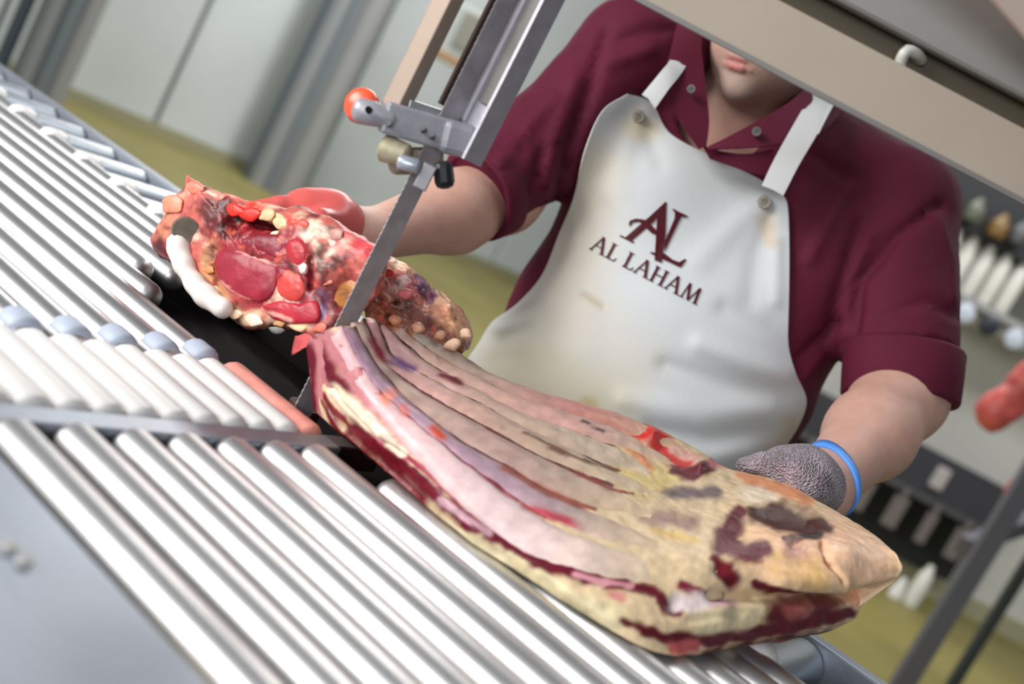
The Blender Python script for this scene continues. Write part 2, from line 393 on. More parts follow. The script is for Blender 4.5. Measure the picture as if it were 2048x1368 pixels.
# ================================================================== ROLLER CONVEYOR
conv = empty('roller_conveyor', fr(1.2, 1.08, 0))
tag(conv, 'grey roller conveyor running along the far side of the slatted saw table', 'conveyor')
ROLM = mat('grey_roller_steel', srgb(150, 156, 164), .33, .85, 20, .05)
first = None
for i in range(32):
    a = -.06+.098*i
    if first is None:
        first = MB().tube([fr(a, .995, TZ-.042), fr(a, 1.155, TZ-.042)], .030, 20).build('roller', ROLM, conv, True); a0 = a
        rc = MB().tube([fr(a, .980, TZ-.018), fr(a, .996, TZ-.018)], .0245, 16, round_ends=.7).build('bearing_cap', WHITEP, first, True)
    else:
        b = instance(first, B*(a-a0), conv); k = rc.copy(); COL.objects.link(k); k.parent = b; k.matrix_parent_inverse = Matrix.Identity(4)
MB().box(fr(1.45, .987, TZ-.062), B, 1.62, C, .005, Z, .030).build('inner_rail', PLATE, conv)
MB().box(fr(1.45, 1.170, TZ-.040), B, 1.62, C, .012, Z, .032, .003).build('outer_rail', PLATE, conv)
for a in (.0, 1.5, 2.95):
    for c in (.99, 1.165): MB().beam(fr(a, c, 0), fr(a, c, TZ-.08), .04, .04, C).build('leg', STEEL, conv)

# ================================================================== BEEF
MEAT = mat('raw_beef', (.5, .1, .1), .36, 0, 55, .12, .2, 90, attr=True, sss=.04, spec=.30)
beef = empty('beef_forequarter', fr(.45, .85, TZ))
tag(beef, 'raw beef forequarter with bare rib bones lying across the slatted saw table', 'beef')
RAILS = [
 [(641,797,.985),(668,832,.965),(740,902,.945),(830,977,.905),(930,1075,.872),(1050,1150,.855),(1150,1220,.845),(1270,1290,.838),(1350,1312,.855),(1450,1292,.90),(1600,1266,.97),(1700,1243,1.02),(1726,1210,1.03)],
 [(617,690,.985),(664,775,.968),(722,838,.94),(822,938,.903),(935,1050,.868),(1060,1130,.85),(1160,1190,.842),(1280,1240,.845),(1370,1255,.865),(1470,1240,.905),(1610,1225,.97),(1700,1212,1.015),(1735,1192,1.03)],
 [(648,662,.965),(692,745,.952),(738,805,.934),(840,928,.90),(942,1024,.875),(1050,1105,.86),(1160,1140,.855),(1290,1170,.87),(1390,1185,.89),(1490,1180,.925),(1620,1188,.965),(1690,1186,1.005),(1740,1180,1.025)],
 [(682,652,.962),(722,730,.95),(765,785,.94),(884,884,.912),(993,970,.90),(1090,1035,.893),(1200,1082,.893),(1320,1115,.903),(1420,1130,.918),(1520,1135,.940),(1640,1152,.965),(1725,1168,.995),(1793,1157,1.02)],
 [(711,652,.985),(750,725,.972),(800,785,.965),(900,870,.947),(1004,930,.937),(1100,985,.933),(1205,1025,.938),(1330,1062,.947),(1440,1085,.957),(1540,1095,.970),(1650,1110,.982),(1735,1135,1.0),(1801,1147,1.02)],
 [(728,635,1.01),(760,715,1.0),(820,768,.995),(930,832,.983),(1028,887,.978),(1120,932,.978),(1225,972,.983),(1340,1015,.992),(1450,1045,.998),(1550,1060,1.005),(1660,1085,1.008),(1745,1115,1.012),(1805,1138,1.022)],
 [(755,640,1.03),(785,710,1.02),(846,750,1.022),(950,803,1.018),(1045,855,1.015),(1140,900,1.02),(1240,940,1.03),(1350,980,1.04),(1460,1010,1.043),(1560,1030,1.045),(1670,1065,1.038),(1750,1100,1.027),(1804,1130,1.024)],
 [(775,655,1.05),(815,695,1.048),(865,732,1.05),(965,790,1.05),(1055,835,1.05),(1147,865,1.055),(1245,898,1.065),(1355,945,1.075),(1465,980,1.08),(1570,1005,1.078),(1675,1050,1.06),(1755,1090,1.038),(1800,1122,1.026)],
 [(800,650,1.07),(850,690,1.07),(900,725,1.075),(985,770,1.08),(1065,805,1.085),(1155,835,1.095),(1250,865,1.105),(1360,915,1.115),(1470,955,1.12),(1575,985,1.112),(1680,1040,1.08),(1755,1082,1.048),(1796,1114,1.028)],
 [(833,672,1.09),(880,690,1.095),(935,720,1.1),(1000,762,1.11),(1085,792,1.12),(1170,815,1.13),(1262,838,1.14),(1370,885,1.15),(1455,935,1.155),(1560,962,1.15),(1685,1030,1.105),(1755,1075,1.06),(1790,1105,1.035)]]
NU = 330
R3 = np.array([crom([P(*q) for q in r], NU) for r in RAILS])            # rails x stations x 3
# dense surface across the rails
vk = np.array([0, .09, .19, .31, .42, .53, .64, .75, .87, 1.]); NV = 130
def across(R3, vs):
    out = np.zeros((len(vs), R3.shape[1], 3)); d = np.zeros_like(R3)
    d[1:-1] = (R3[2:]-R3[:-2])/(vk[2:]-vk[:-2])[:, None, None]; d[0] = (R3[1]-R3[0])/(vk[1]-vk[0]); d[-1] = (R3[-1]-R3[-2])/(vk[-1]-vk[-2])
    for i, v in enumerate(vs):
        k = min(np.searchsorted(vk, v, 'right')-1, len(vk)-2); h = vk[k+1]-vk[k]; t = (v-vk[k])/h
        out[i] = (2*t**3-3*t**2+1)*R3[k]+(t**3-2*t**2+t)*h*d[k]+(-2*t**3+3*t**2)*R3[k+1]+(t**3-t**2)*h*d[k+1]
    return out
vs = np.linspace(0, 1, NV); G = across(R3, vs)
def gnormal(G):
    n = np.cross(np.gradient(G, axis=1), np.gradient(G, axis=0)); n /= np.linalg.norm(n, axis=-1, keepdims=True)+1e-9
    return np.where(((G-EYE)*n).sum(-1, keepdims=True) > 0, -n, n)
CREAM, MAROON, DKRED, RED = (224, 198, 160), (104, 22, 42), (84, 18, 30), (205, 52, 40)
PAINT = [
 # left part: red tints, thin darker lines between the bones
 ([(640,670,26),(720,760,40),(860,880,50),(1000,980,46)], (188,120,125), .6),
 ([(760,680,40),(900,790,60),(1050,870,60),(1180,930,50)], (176,138,128), .7),
 ([(1000,770,24),(1100,810,24),(1200,840,24)], (196,110,104), .5),
 ([(686,655,5),(722,730,6),(765,785,6),(884,884,5),(993,970,5),(1090,1035,4)], (132,52,66), .6), ([(711,652,5),(750,725,6),(800,785,6),(900,870,6),(1004,930,5),(1100,985,5),(1190,1018,3)], (96,44,54), .6),
 ([(728,635,5),(760,715,6),(820,768,6),(930,832,5),(1028,887,5),(1120,932,4),(1225,972,3)], (98,46,46), .6), ([(755,640,5),(785,710,6),(846,750,6),(950,803,5),(1045,855,5),(1140,900,4),(1230,938,3)], (92,50,40), .6),
 ([(775,655,5),(815,695,6),(865,732,6),(965,790,5),(1055,835,5),(1147,865,4),(1240,898,3)], (94,48,42), .6), ([(850,690,5),(900,725,6),(985,770,5),(1065,805,5),(1155,835,4),(1210,860,3)], (84,36,34), .6),
 # outer cut side: fat and lean in bands
 ([(625,690,16),(650,730,20),(690,800,16),(760,885,14),(840,965,16),(940,1050,17),(1040,1110,17),(1130,1142,15),(1230,1166,13),(1310,1182,10)], MAROON, .35),
 ([(655,770,5),(690,815,7),(760,880,5),(850,940,4),(950,1030,4),(1050,1096,4)], (170,60,90), .6),
 ([(668,778,13),(700,812,17),(745,852,14),(800,905,8)], (232,214,186), .3),
 ([(735,822,3),(770,870,5),(810,905,5)], (226,205,190), .5),
 ([(646,793,6),(690,842,8),(740,890,12),(800,940,14),(850,985,12)], (112,26,36), .5),
 ([(880,1000,8),(930,1035,7),(980,1066,6)], (190,150,160), .5),
 ([(900,1052,9),(960,1092,16),(1060,1150,18),(1150,1205,22),(1230,1240,24)], (220,204,165), .4),
 ([(1150,1150,6),(1200,1162,7),(1262,1172,5)], (214,150,160), .5),
 ([(1220,1185,8),(1245,1196,8)], (208,140,130), .6),
 # brisket end, lower half
 ([(1245,1240,8),(1320,1275,13),(1420,1282,15),(1540,1262,16),(1640,1240,18),(1700,1225,14)], (92,20,32), .35),
 ([(1320,1192,11),(1332,1214,14),(1360,1226,12)], MAROON, .35),
 ([(1360,1172,9),(1400,1186,10),(1440,1192,8)], (128,36,60), .4),
 ([(1365,1203,20),(1405,1208,18)], (232,214,212), .5),
 ([(1430,1205,14),(1475,1204,14)], (204,160,172), .7),
 ([(1400,1245,20),(1480,1235,22),(1530,1205,18)], (226,208,168), .5),
 ([(1350,1296,16),(1390,1292,12)], (196,92,92), .5),
 ([(1555,1232,26),(1610,1215,26),(1670,1205,18)], (98,20,34), .3),
 ([(1580,1226,14),(1612,1216,12)], (160,84,80), .7),
 ([(1712,1204,16),(1722,1192,14)], (226,172,136), .5),
 # brisket end, flap
 ([(1560,1090,80),(1740,1120,60)], (230,184,146), .8), ([(1690,1100,40),(1740,1130,36)], (234,192,160), .6),
 ([(1565,1120,30),(1620,1150,28)], (226,184,128), .6),
 ([(1480,1025,16),(1462,1060,24),(1448,1085,26),(1490,1105,24),(1530,1100,18)], (96,20,34), .4),
 ([(1430,1118,8),(1450,1140,18),(1470,1165,14)], (104,24,36), .35),
 ([(1512,1168,9),(1545,1177,9),(1590,1183,5)], (98,20,34), .35),
 ([(1512,1025,18),(1560,1030,30),(1610,1045,26),(1655,1060,14)], (72,36,28), .5),
 ([(1568,1075,6),(1600,1072,8),(1636,1070,10)], (46,32,30), .5),
 ([(1590,1100,24)], (188,142,128), .8),
 ([(1500,985,22),(1545,980,18)], (238,218,192), .6),
 ([(1480,950,10),(1560,975,12),(1620,1000,12)], (224,150,104), .6),
 ([(1640,1085,5),(1650,1120,4),(1672,1160,3)], (176,112,74), .6),
 # pleura side: stains and yellow fat
 ([(1330,984,12),(1430,986,13)], (122,104,104), .7),
 ([(1290,1032,14),(1380,1044,18)], (166,134,120), .8),
 ([(1310,1062,7),(1390,1080,7)], (226,190,122), .8),
 ([(1250,925,26),(1290,965,30),(1345,950,20)], (224,198,136), .7),
 ([(1048,872,7),(1075,886,11),(1110,902,7)], (224,176,72), .5),
 ([(1090,868,8),(1150,896,12)], (212,206,196), .8),
 ([(1200,828,14),(1250,838,18)], (236,176,96), .6),
 ([(1238,836,18),(1290,862,26),(1340,905,24),(1372,925,18)], (216,52,42), .45),
 ([(1270,905,18),(1290,935,14)], (226,150,104), .7),
 ([(1345,898,8),(1392,918,10)], (232,176,160), .6),
 ([(1352,942,12),(1388,948,14),(1420,935,14)], (104,26,38), .4),
 ([(1425,925,10),(1470,935,8)], (190,120,120), .6),
 # dark lean in the grooves
 ([(1040,1010,4),(1100,1030,9),(1160,1052,6)], (186,70,84), .6),
 ([(1000,932,4),(1080,978,7),(1150,1008,6),(1190,1019,3)], (150,74,56), .6),
 ([(1150,945,2),(1220,978,4),(1266,988,2)], (140,52,48), .5),
 ([(1050,866,3),(1120,902,4),(1190,928,3),(1240,942,2)], (110,70,48), .5),
 ([(1160,838,3),(1196,858,4),(1212,864,2)], (60,30,26), .5),
 ([(745,680,6),(765,715,8)], (168,52,72), .5),
 ([(790,720,9),(830,740,8)], (120,80,124), .7),
 ([(880,748,4),(920,765,5)], (120,36,50), .5),
 ([(770,795,12),(785,785,8)], (220,128,104), .6),
 ([(806,818,11)], (204,100,84), .6),
 ([(872,862,9),(884,872,8)], (196,78,52), .5),
]
DENT = [([(1430,1190,14),(1560,1198,14),(1660,1196,12),(1740,1188,10)], -.012), ([(1440,1140,20),(1470,1170,14)], -.005),
 ([(1560,1165,30),(1680,1165,26)], .008), ([(1690,1110,45)], .006), ([(1645,1090,8),(1655,1125,8),(1675,1160,6)], -.004),
 ([(1540,1030,24),(1610,1045,24)], -.006), ([(1480,1060,26)], -.004), ([(1590,1085,14)], -.006), ([(1300,875,24)], .006), ([(1400,935,16)], .005),
 ([(1350,1210,22)], -.005), ([(1440,1225,30)], .006), ([(1600,1215,26)], .005), ([(1380,1240,10),(1480,1230,10)], -.003),
 ([(690,800,16),(760,870,12)], .004), ([(655,770,5),(760,880,5),(850,940,5),(950,1030,5),(1050,1096,5)], -.004), ([(1250,1220,30)], .003)]
def finish(V, N, base, namp=.0010, nsc=45, seed=0, strokes=PAINT, dents=DENT):
    uv, _ = proj(V); disp = dent(uv, dents) if dents else 0
    V = V+N*(disp+namp*vnoise(V, nsc, seed))[:, None]
    c = paint(uv, base, strokes)*(1+.16*vnoise(V, 120, 5+seed))[:, None]
    return V, np.clip(c, .003, .95)
Nn = gnormal(G); Vt, ct = finish(G.reshape(-1, 3), Nn.reshape(-1, 3), srgb(*CREAM))
th = (np.minimum(vs/.16, 1)**.7)[:, None]*np.minimum(1, np.minimum(np.arange(NU), NU-1-np.arange(NU))/22.+.12)[None]
Vb = Vt.copy().reshape(NV, NU, 3)
Vb[..., 2] -= .052*th; Vb += np.array([0, .02, 0])*th[..., None]; Vb[0] += np.array([0, .012, 0]); Vb[..., 2] = np.maximum(Vb[..., 2], TZ+.001)
Vt[:, 2] = np.maximum(Vt[:, 2], TZ+.001)
idx = np.arange(NV*NU).reshape(NV, NU); nT = NV*NU
q = np.stack([idx[:-1, :-1], idx[:-1, 1:], idx[1:, 1:], idx[1:, :-1]], -1).reshape(-1, 4)
ring = np.concatenate([idx[0, :], idx[1:, -1], idx[-1, -2::-1], idx[-2:0:-1, 0]])
sd_ = np.stack([ring, np.roll(ring, -1), np.roll(ring, -1)+nT, ring+nT], -1)
slab = obj('rib_plate', np.vstack([Vt, Vb.reshape(-1, 3)]), np.vstack([q, q+nT, sd_]), MEAT, beef, True, np.vstack([ct, ct]))
tag(slab, 'pale fatty plate of meat with maroon lean along its cut side')
# rib bones: seven, lying side by side on the plate
RIBC = [[(214,168,172),(222,196,196),(226,205,190)], [(168,132,150),(176,146,160),(214,192,170)], [(190,160,148),(180,150,142),(206,186,160)],
        [(214,158,158),(186,158,140),(212,196,168)], [(204,156,156),(196,170,150),(216,204,186)], [(226,190,172),(204,158,150),(212,184,164)], [(196,186,168),(196,136,128),(214,160,130)]]
for k in range(7):
    a, b = R3[k+2], R3[k+3]; ce = (a+b)/2; wd = np.linalg.norm(b-a, axis=1)*.452
    vv = (vk[k+2]+vk[k+3])/2; nn = gnormal(across(R3, [vv-.02, vv, vv+.02]))[1]; ce = across(R3, [vv])[0]
    n1 = int(NU*(.66 if k else .69)); st = 3; seg = 22; rows = list(range(1, n1, st)); V = []; N = []; cc = []
    for i in rows:
        u = i/n1; t = ce[min(i+1, NU-1)]-ce[max(i-1, 0)]; t /= np.linalg.norm(t); sd = np.cross(t, nn[i]); sd /= np.linalg.norm(sd)
        fade = min(1, u/.03+.35)*min(1, (1-u)/.42)**.8; h = min(wd[i]*.5, .0105)*(.25+.75*fade); sink = -.0030-(1-fade)*.0058*(u > .4)
        pts = [ce[i]+sd*wd[i]*math.cos(j*2*math.pi/seg)+nn[i]*(h*math.sin(j*2*math.pi/seg)+sink) for j in range(seg)]
        V += pts; N += [sd*math.cos(j*2*math.pi/seg)+nn[i]*math.sin(j*2*math.pi/seg) for j in range(seg)]
        c3 = [np.array(srgb(*x)) for x in RIBC[k]]; c = c3[0]*(1-2*u)+c3[1]*2*u if u < .5 else c3[1]*(2-2*u)+c3[2]*(2*u-1)
        kf = min(1, max(0, (u-.62)/.3)); c = c*(1-kf)+np.array(srgb(*CREAM))*kf
        cc += [c]*seg
    V = np.array(V); N = np.array(N); n = len(rows)
    thin = [s_ for s_ in PAINT[-16:] if s_[0][0][2] < 13]
    V, cc = finish(V, N, np.array(cc), .0012, 60, k, thin, None)
    F = [(i*seg+j, i*seg+(j+1) % seg, (i+1)*seg+(j+1) % seg, (i+1)*seg+j) for i in range(n-1) for j in range(seg)]+[tuple(range(seg)), tuple(range((n-1)*seg, n*seg))]
    obj('rib', V, F, MEAT, beef, True, cc)

def blob(name, outline, plane, front, back, base, strokes=(), dents=(), parent=beef, m=MEAT, rings=34, ang=150, power=.5, namp=.002, seed=0, center=None, label=None, nsc=45, mar=0):
    """closed lump: an outline of points on a sloping plane, swelling to the front and back"""
    px = np.array([o[:2] for o in outline], float); o = crom(np.vstack([px, px[:1]]), ang+1)[:-1]
    c = np.array(center if center else px.mean(0), float)
    A = np.c_[np.ones(len(plane)), np.array(plane)[:, :2]]; co_ = np.linalg.lstsq(A, np.array(plane)[:, 2], rcond=None)[0]
    dep = lambda q: co_[0]+q@co_[1:]
    V = []; N = []; uvs = []
    for side in (1, -1):
        for r in np.linspace(0, 1, rings)[1 if side == 1 else 1:(None if side == 1 else -1)]:
            q = c+(o-c)*r; b = (1-r**3)**power*(front if side == 1 else back)
            d = dep(q)-side*b
            V += [P(x, y, dd) for (x, y), dd in zip(q, d)]; uvs += list(q)
        V.append(P(*c, dep(c)-side*(front if side == 1 else back))); uvs.append(c)
    V = np.array(V); uvs = np.array(uvs); na = ang; F = []; off = 0; R = rings-1
    for side, Rn in ((1, R), (-1, R-1)):
        for i in range(Rn-1):
            for j in range(na): F.append((off+i*na+j, off+i*na+(j+1) % na, off+(i+1)*na+(j+1) % na, off+(i+1)*na+j))
        cidx = off+Rn*na
        for j in range(na): F.append((off+j, off+(j+1) % na, cidx))
        if side == 1: last = (R-1)*na; off1 = cidx+1
        off = cidx+1
    for j in range(na): F.append((last+j, last+(j+1) % na, off1+(R-2)*na+(j+1) % na, off1+(R-2)*na+j))
    d3 = dent(uvs, list(dents)) if dents else np.zeros(len(V))
    fr_ = np.ones(len(V)); fr_[off1:] = 0
    V = V-FWD*((d3*fr_)[:, None])+(vnoise(V, nsc, seed)*namp)[:, None]*np.array([.5, -.7, .5])+(vnoise(V, nsc, seed+9)*namp)[:, None]*np.array([.6, 0, -.6])
    col = paint(uvs, srgb(*base), list(strokes))*(1+.18*vnoise(V, 110, seed+3))[:, None]
    if mar:
        for sc_n, am, tgt in ((26, 1.6, (230, 196, 170)), (34, 1.9, (96, 22, 32)), (70, 1.2, (214, 104, 88)), (48, 1.6, (58, 26, 24))):
            k = np.clip((vnoise(V, sc_n, seed+sc_n)-.22)*am*mar*2.2, 0, .8)[:, None]; col = col*(1-k)+np.array(srgb(*tgt))*k
    o_ = obj(name, V, F, m, parent, True, np.clip(col, .003, .95))
    if label: tag(o_, label)
    return o_
PL = [(310,480,1.13),(630,600,1.04),(380,360,1.15),(500,650,1.09)]
chk = blob('chuck_piece', [(374,352),(398,366),(440,384),(500,402),(560,412),(620,418),(690,452),(735,480),(770,505),(772,560),(740,610),(690,640),(660,672),(640,690),(600,664),(545,655),(490,655),(440,618),(395,575),(352,532),(318,512),(300,482),(312,452),(335,425),(350,392),(366,372)],
  PL, .030, .085, (190,98,90), [
  ([(345,400,22),(330,450,20),(315,480,12)], (222,138,112), .5), ([(312,492,16),(335,505,16)], (108,28,40), .4),
  ([(376,360,8),(450,388,10),(540,408,10)], (226,120,104), .5), ([(405,378,7),(440,394,6)], (240,208,190), .5),
  ([(420,420,20),(470,435,26),(520,450,20)], (104,44,44), .5), ([(360,460,14),(385,455,12)], (96,84,76), .5),
  ([(465,425,10),(500,422,16)], (222,52,38), .4), ([(530,432,12),(560,440,10),(566,462,10)], (236,204,158), .4),
  ([(500,447,8),(545,452,7)], (34,20,18), .4), ([(418,440,12),(450,468,14)], (92,50,46), .5), ([(478,447,10),(545,454,9)], (46,24,20), .5), ([(612,495,4),(622,540,6),(616,590,5)], (58,14,20), .5), ([(440,410,10),(480,428,10)], (84,40,40), .6), ([(440,625,8),(480,645,7)], (70,40,28), .5),  # dark strokes paint shade into the crevices between the muscles
  ([(580,440,12),(612,455,14)], (204,70,60), .5), ([(620,470,18),(655,480,22),(640,505,16),(625,560,10)], (236,206,188), .45),
  ([(660,460,10),(672,470,9)], (176,138,128), .5), ([(690,480,26),(735,500,18)], (208,80,84), .6),
  ([(430,490,20),(415,560,18),(450,600,14)], (206,150,110), .5), ([(430,530,8),(425,575,6)], (140,70,40), .5),
  ([(470,490,46),(560,500,46),(600,560,44),(520,580,50),(600,600,40)], (150,40,52), .3),
  ([(610,640,16),(560,640,14),(500,640,14),(470,622,10)], (226,188,150), .5), ([(560,636,8),(545,640,6)], (40,22,16), .4), ([(600,655,8),(590,652,6)], (150,112,74), .5),
  ([(640,620,24),(650,660,18)], (206,160,160), .6), ([(650,590,10),(648,630,10)], (150,130,168), .6)],
  [([(470,440,30),(540,450,20)], -.014), ([(500,450,10),(548,455,8)], -.012), ([(640,490,20)], .010), ([(430,500,14),(420,570,12)], -.006), ([(620,520,6),(625,580,6)], -.008), ([(560,640,10)], -.01), ([(690,585,40)], -.02), ([(335,420,24)], .008)],
  center=(500, 520), power=.35, seed=2, mar=.55, rings=60, ang=230, namp=.004, label='cut end of the shoulder with dark red muscle and white bone')
def muscle(name, outline, d, fr_, base, st=(), seed=0, nam=.0012, **k):
    A = np.c_[np.ones(len(PL)), np.array(PL)[:, :2]]; c = np.linalg.lstsq(A, np.array(PL)[:, 2], rcond=None)[0]
    pl = [(x, y, c[0]+c[1]*x+c[2]*y+d) for x, y in outline]
    return blob(name, outline, pl, fr_, .02, base, st, (), chk, rings=14, ang=60, seed=seed, namp=nam, **k)
VEIN = (222, 160, 150)
muscle('eye_muscle', [(428,528),(440,500),(470,498),(520,512),(556,528),(560,560),(548,590),(520,608),(480,596),(445,572)], -.026, .008, (150,36,54), [([(470,500,2),(520,516,2.5),(556,532,3)], VEIN, .6), ([(440,560,2),(470,590,2),(510,606,2)], (220,150,140), .6)], 3)
muscle('upper_muscle', [(470,478),(510,468),(560,470),(572,488),(564,524),(530,508),(480,492)], -.025, .007, (128,34,52), [([(440,478,9),(470,482,8)], (226,140,140), .6)], 4)
muscle('side_muscle', [(572,478),(598,474),(614,494),(612,524),(590,534),(570,516)], -.024, .008, (178,48,58), (), 5)
muscle('lower_muscle', [(556,536),(590,540),(606,548),(614,580),(596,606),(560,600),(550,570)], -.024, .008, (196,66,60), [([(560,535,6),(590,548,5)], (216,96,72), .6)], 6)
muscle('base_muscle', [(520,612),(560,600),(600,606),(634,600),(640,640),(600,648),(550,640)], -.024, .008, (176,44,60), [([(520,620,4),(580,640,4)], VEIN, .6)], 7)
muscle('tendon_knob', [(596,532),(608,526),(616,534),(612,548),(600,546)], -.030, .010, (240,226,216), (), 8)
muscle('marrow_socket', [(660,580),(672,554),(700,546),(726,562),(734,588),(716,612),(684,616),(664,602)], -.010, .004, (176,116,58), [([(690,588,16)], (140,82,34), .5)], 9)
A_ = np.c_[np.ones(len(PL)), np.array(PL)[:, :2]]; cpl = np.linalg.lstsq(A_, np.array(PL)[:, 2], rcond=None)[0]
dpl = lambda x, y, o: P(x, y, cpl[0]+cpl[1]*x+cpl[2]*y+o)
bp_ = crom([dpl(x, y, -.030) for x, y in ((354, 484), (362, 512), (376, 545), (398, 578), (424, 602), (448, 618))], 26)
BONE = mat('bare_bone', srgb(232, 222, 216), .35, 0, 40, .10, .2, 90, sss=.1)
MB().tube(bp_, [.0108+.0007*math.sin(i*1.1)+.0010*math.sin(i*.45) for i in range(26)], 14, round_ends=.8).build('blade_bone', BONE, chk, True)
MB().tube([dpl(372, 462, -.034), dpl(372, 462, -.022)], [.013, .015], 18).build('bone_cup', mat('grey_gristle', srgb(104, 92, 80), .4, 0, 80, .3), chk, True)
fat = [(470,420,13,(222,52,38)), (500,428,14,(212,44,34)), (534,430,12,(226,190,146)), (562,446,12,(232,196,156)), (556,470,9,(236,214,180)), (600,452,13,(206,74,62)), (630,470,14,(222,178,160)), (655,490,15,(224,186,172)), (640,520,12,(226,176,160)), (672,470,12,(190,140,130)), (648,560,12,(214,130,112)), (600,650,13,(232,196,156)), (640,655,11,(214,110,92)), (508,640,13,(236,206,186)), (470,628,10,(226,190,160)), (560,645,9,(196,150,104)), (420,540,8,(196,130,84)), (436,580,9,(224,180,140)), (400,500,8,(160,90,60)), (345,410,18,(226,140,112)), (390,375,12,(230,130,108))]
for i, (x, y, r, c_) in enumerate(fat):
    an = i*1.9; r *= 1.45; ol = [(x+r*(1+.22*math.sin(a*2+an)+.06*math.sin(3*a+2*an))*math.cos(a), y+r*(.72+.08*math.cos(a*3+an))*math.sin(a)) for a in np.linspace(0, 2*math.pi, 10, endpoint=False)]
    muscle('fat_lump', ol, -.0215, .0035, c_, (), 20+i, nam=.0005)
# flap of shoulder behind the blade
PF = [(700,540,1.06),(930,640,1.14),(800,540,1.13),(800,690,1.07)]
flp = blob('shoulder_flap', [(760,505),(800,520),(838,548),(880,582),(925,618),(940,645),(946,680),(930,706),(890,700),(850,690),(810,680),(770,670),(735,650),(728,600),(740,550)],
  PF, .02, .05, (214,146,118), [([(800,530,14),(850,565,12),(900,610,12)], (232,186,150), .6), ([(780,560,24),(820,580,26)], (206,104,104), .5), ([(800,570,10),(812,560,9)], (226,190,190), .5),
  ([(836,556,10),(862,590,14)], (124,84,110), .6), ([(800,606,26),(850,650,20)], (150,96,86), .6), ([(770,640,20),(760,610,16)], (214,130,92), .6), ([(788,603,6)], (60,20,24), .4),
  ([(900,640,20),(930,670,14)], (236,180,140), .6), ([(880,660,8),(905,690,8)], (150,100,90), .6), ([(940,690,8)], (120,40,60), .5)],
  [([(790,605,10)], -.012), ([(850,600,16)], -.008), ([(770,560,14)], .006), ([(900,620,18)], .006), ([(860,660,12)], -.007)], center=(830, 615), power=.4, seed=31, mar=.5, rings=50, ang=200, namp=.004, label='peach and purple flap of shoulder meat behind the blade')
for i, (x, y, r, c_, dd) in enumerate([(775,545,12,(222,60,44),1.05),(742,520,9,(226,72,52),1.045),(812,588,14,(206,110,112),1.05),(905,690,16,(228,190,160),1.07),(880,672,13,(190,140,116),1.07),(932,668,14,(236,196,164),1.09),(836,655,15,(206,150,120),1.055),(790,640,13,(224,150,110),1.045)]):
    ol = [(x+r*(1+.2*math.sin(a*2+i))*math.cos(a), y+r*(.8+.08*math.cos(a*3+i))*math.sin(a)) for a in np.linspace(0, 2*math.pi, 10, endpoint=False)]
    blob('meat_scrap', ol, [(p_[0], p_[1], dd) for p_ in ol], .005, .02, c_, (), (), flp, rings=10, ang=40, seed=50+i, namp=.0015)
# hanging shred below the cut end
blob('meat_shred', [(590,672),(618,668),(640,690),(650,715),(662,735),(648,728),(620,700),(600,695),(584,712),(586,690)], [(590,680,1.03),(650,720,.985),(640,670,1.0)], .004, .012, (196,88,92), (), (), beef, rings=8, ang=60, seed=61, namp=.001, center=(618, 690))

# ================================================================== PERSON
SKIN = mat('skin', (.5, .3, .25), .5, 0, 60, .06, .12, 160, attr=True, sss=.15, spec=.4)
SHIRT = mat('maroon_cotton', srgb(88, 20, 45), .75, 0, 9, .10, .25, 420, spec=.25)
APR = mat('white_apron_cloth', srgb(204, 207, 209), .68, 0, 6, .05, .12, 260, spec=.15)
APS = mat('stained_apron_cloth', (1, 1, 1), .68, 0, 6, .05, .12, 260, spec=.15, attr=True)
GLOVE = mat('grey_mesh_glove', srgb(164, 152, 162), .5, .1, 40, .35, 1.0, 420, vor=1)
man = empty('person', (.18, 1.66, 0))
tag(man, 'person in a maroon shirt and white apron pushing the beef past the saw', 'person')
f32 = lambda p: p.astype(np.float32)
# --- shirt
shL, shR = P(1262, 112, 1.55), P(1800, 405, 1.56)           # shoulder joints (picture left, right)
elL, elR = P(985, 400, 1.44), P(1800, 720, 1.46)
torso = uni([cap(P(1500, 360, 1.60), P(1330, 690, 1.58), .135, .150, (1.42, .90, 1.0)), cap(P(1330, 690, 1.57), P(1240, 850, 1.56), .152, .158, (1.35, .95, 1)),
             cap(shL, P(1440, 200, 1.62), .074, .090), cap(shR, P(1600, 300, 1.60), .070, .085), ell(P(1290, 420, 1.55), (.10, .09, .10)), ell(P(1610, 560, 1.55), (.10, .09, .11))], .06)
def flat_end(f, a, b, ext=0):
    a = np.asarray(a); b = np.asarray(b); n = (b-a)/np.linalg.norm(b-a); b2 = f32(b+n*ext); n = f32(n)
    return lambda p: np.maximum(f(p), (p-b2)@n)
armL = flat_end(uni([cap(shL, P(1085, 290, 1.50), .076, .067), cap(P(1080, 300, 1.50), P(940, 395, 1.41), .066, .060)], .03), P(1080, 300, 1.50), P(955, 392, 1.42))
armR = flat_end(cap(shR, P(1800, 730, 1.45), .078, .074), shR, P(1800, 722, 1.455))
neckhole = [cap(P(1445, 255, 1.52), P(1560, 30, 1.60), .062, .075), cap(P(1424, 262, 1.43), P(1470, 190, 1.44), .004, .05)]
def shirt_f(p):
    t = torso(p); r = smin(smin(t, armL(p), .03), armR(p), .03)
    for g in neckhole: r = -smin(-r, g(p), .012)
    hem = f32(np.array([0, 0, .80])); r = np.maximum(r, hem[2]-p[..., 2])
    return r
def solid_shirt(p): return smin(smin(torso(p), armL(p), .03), armR(p), .03)
sV, sF = snet(shirt_f, (-.36, 1.20, .78), (.66, 1.86, 1.62), .0075)
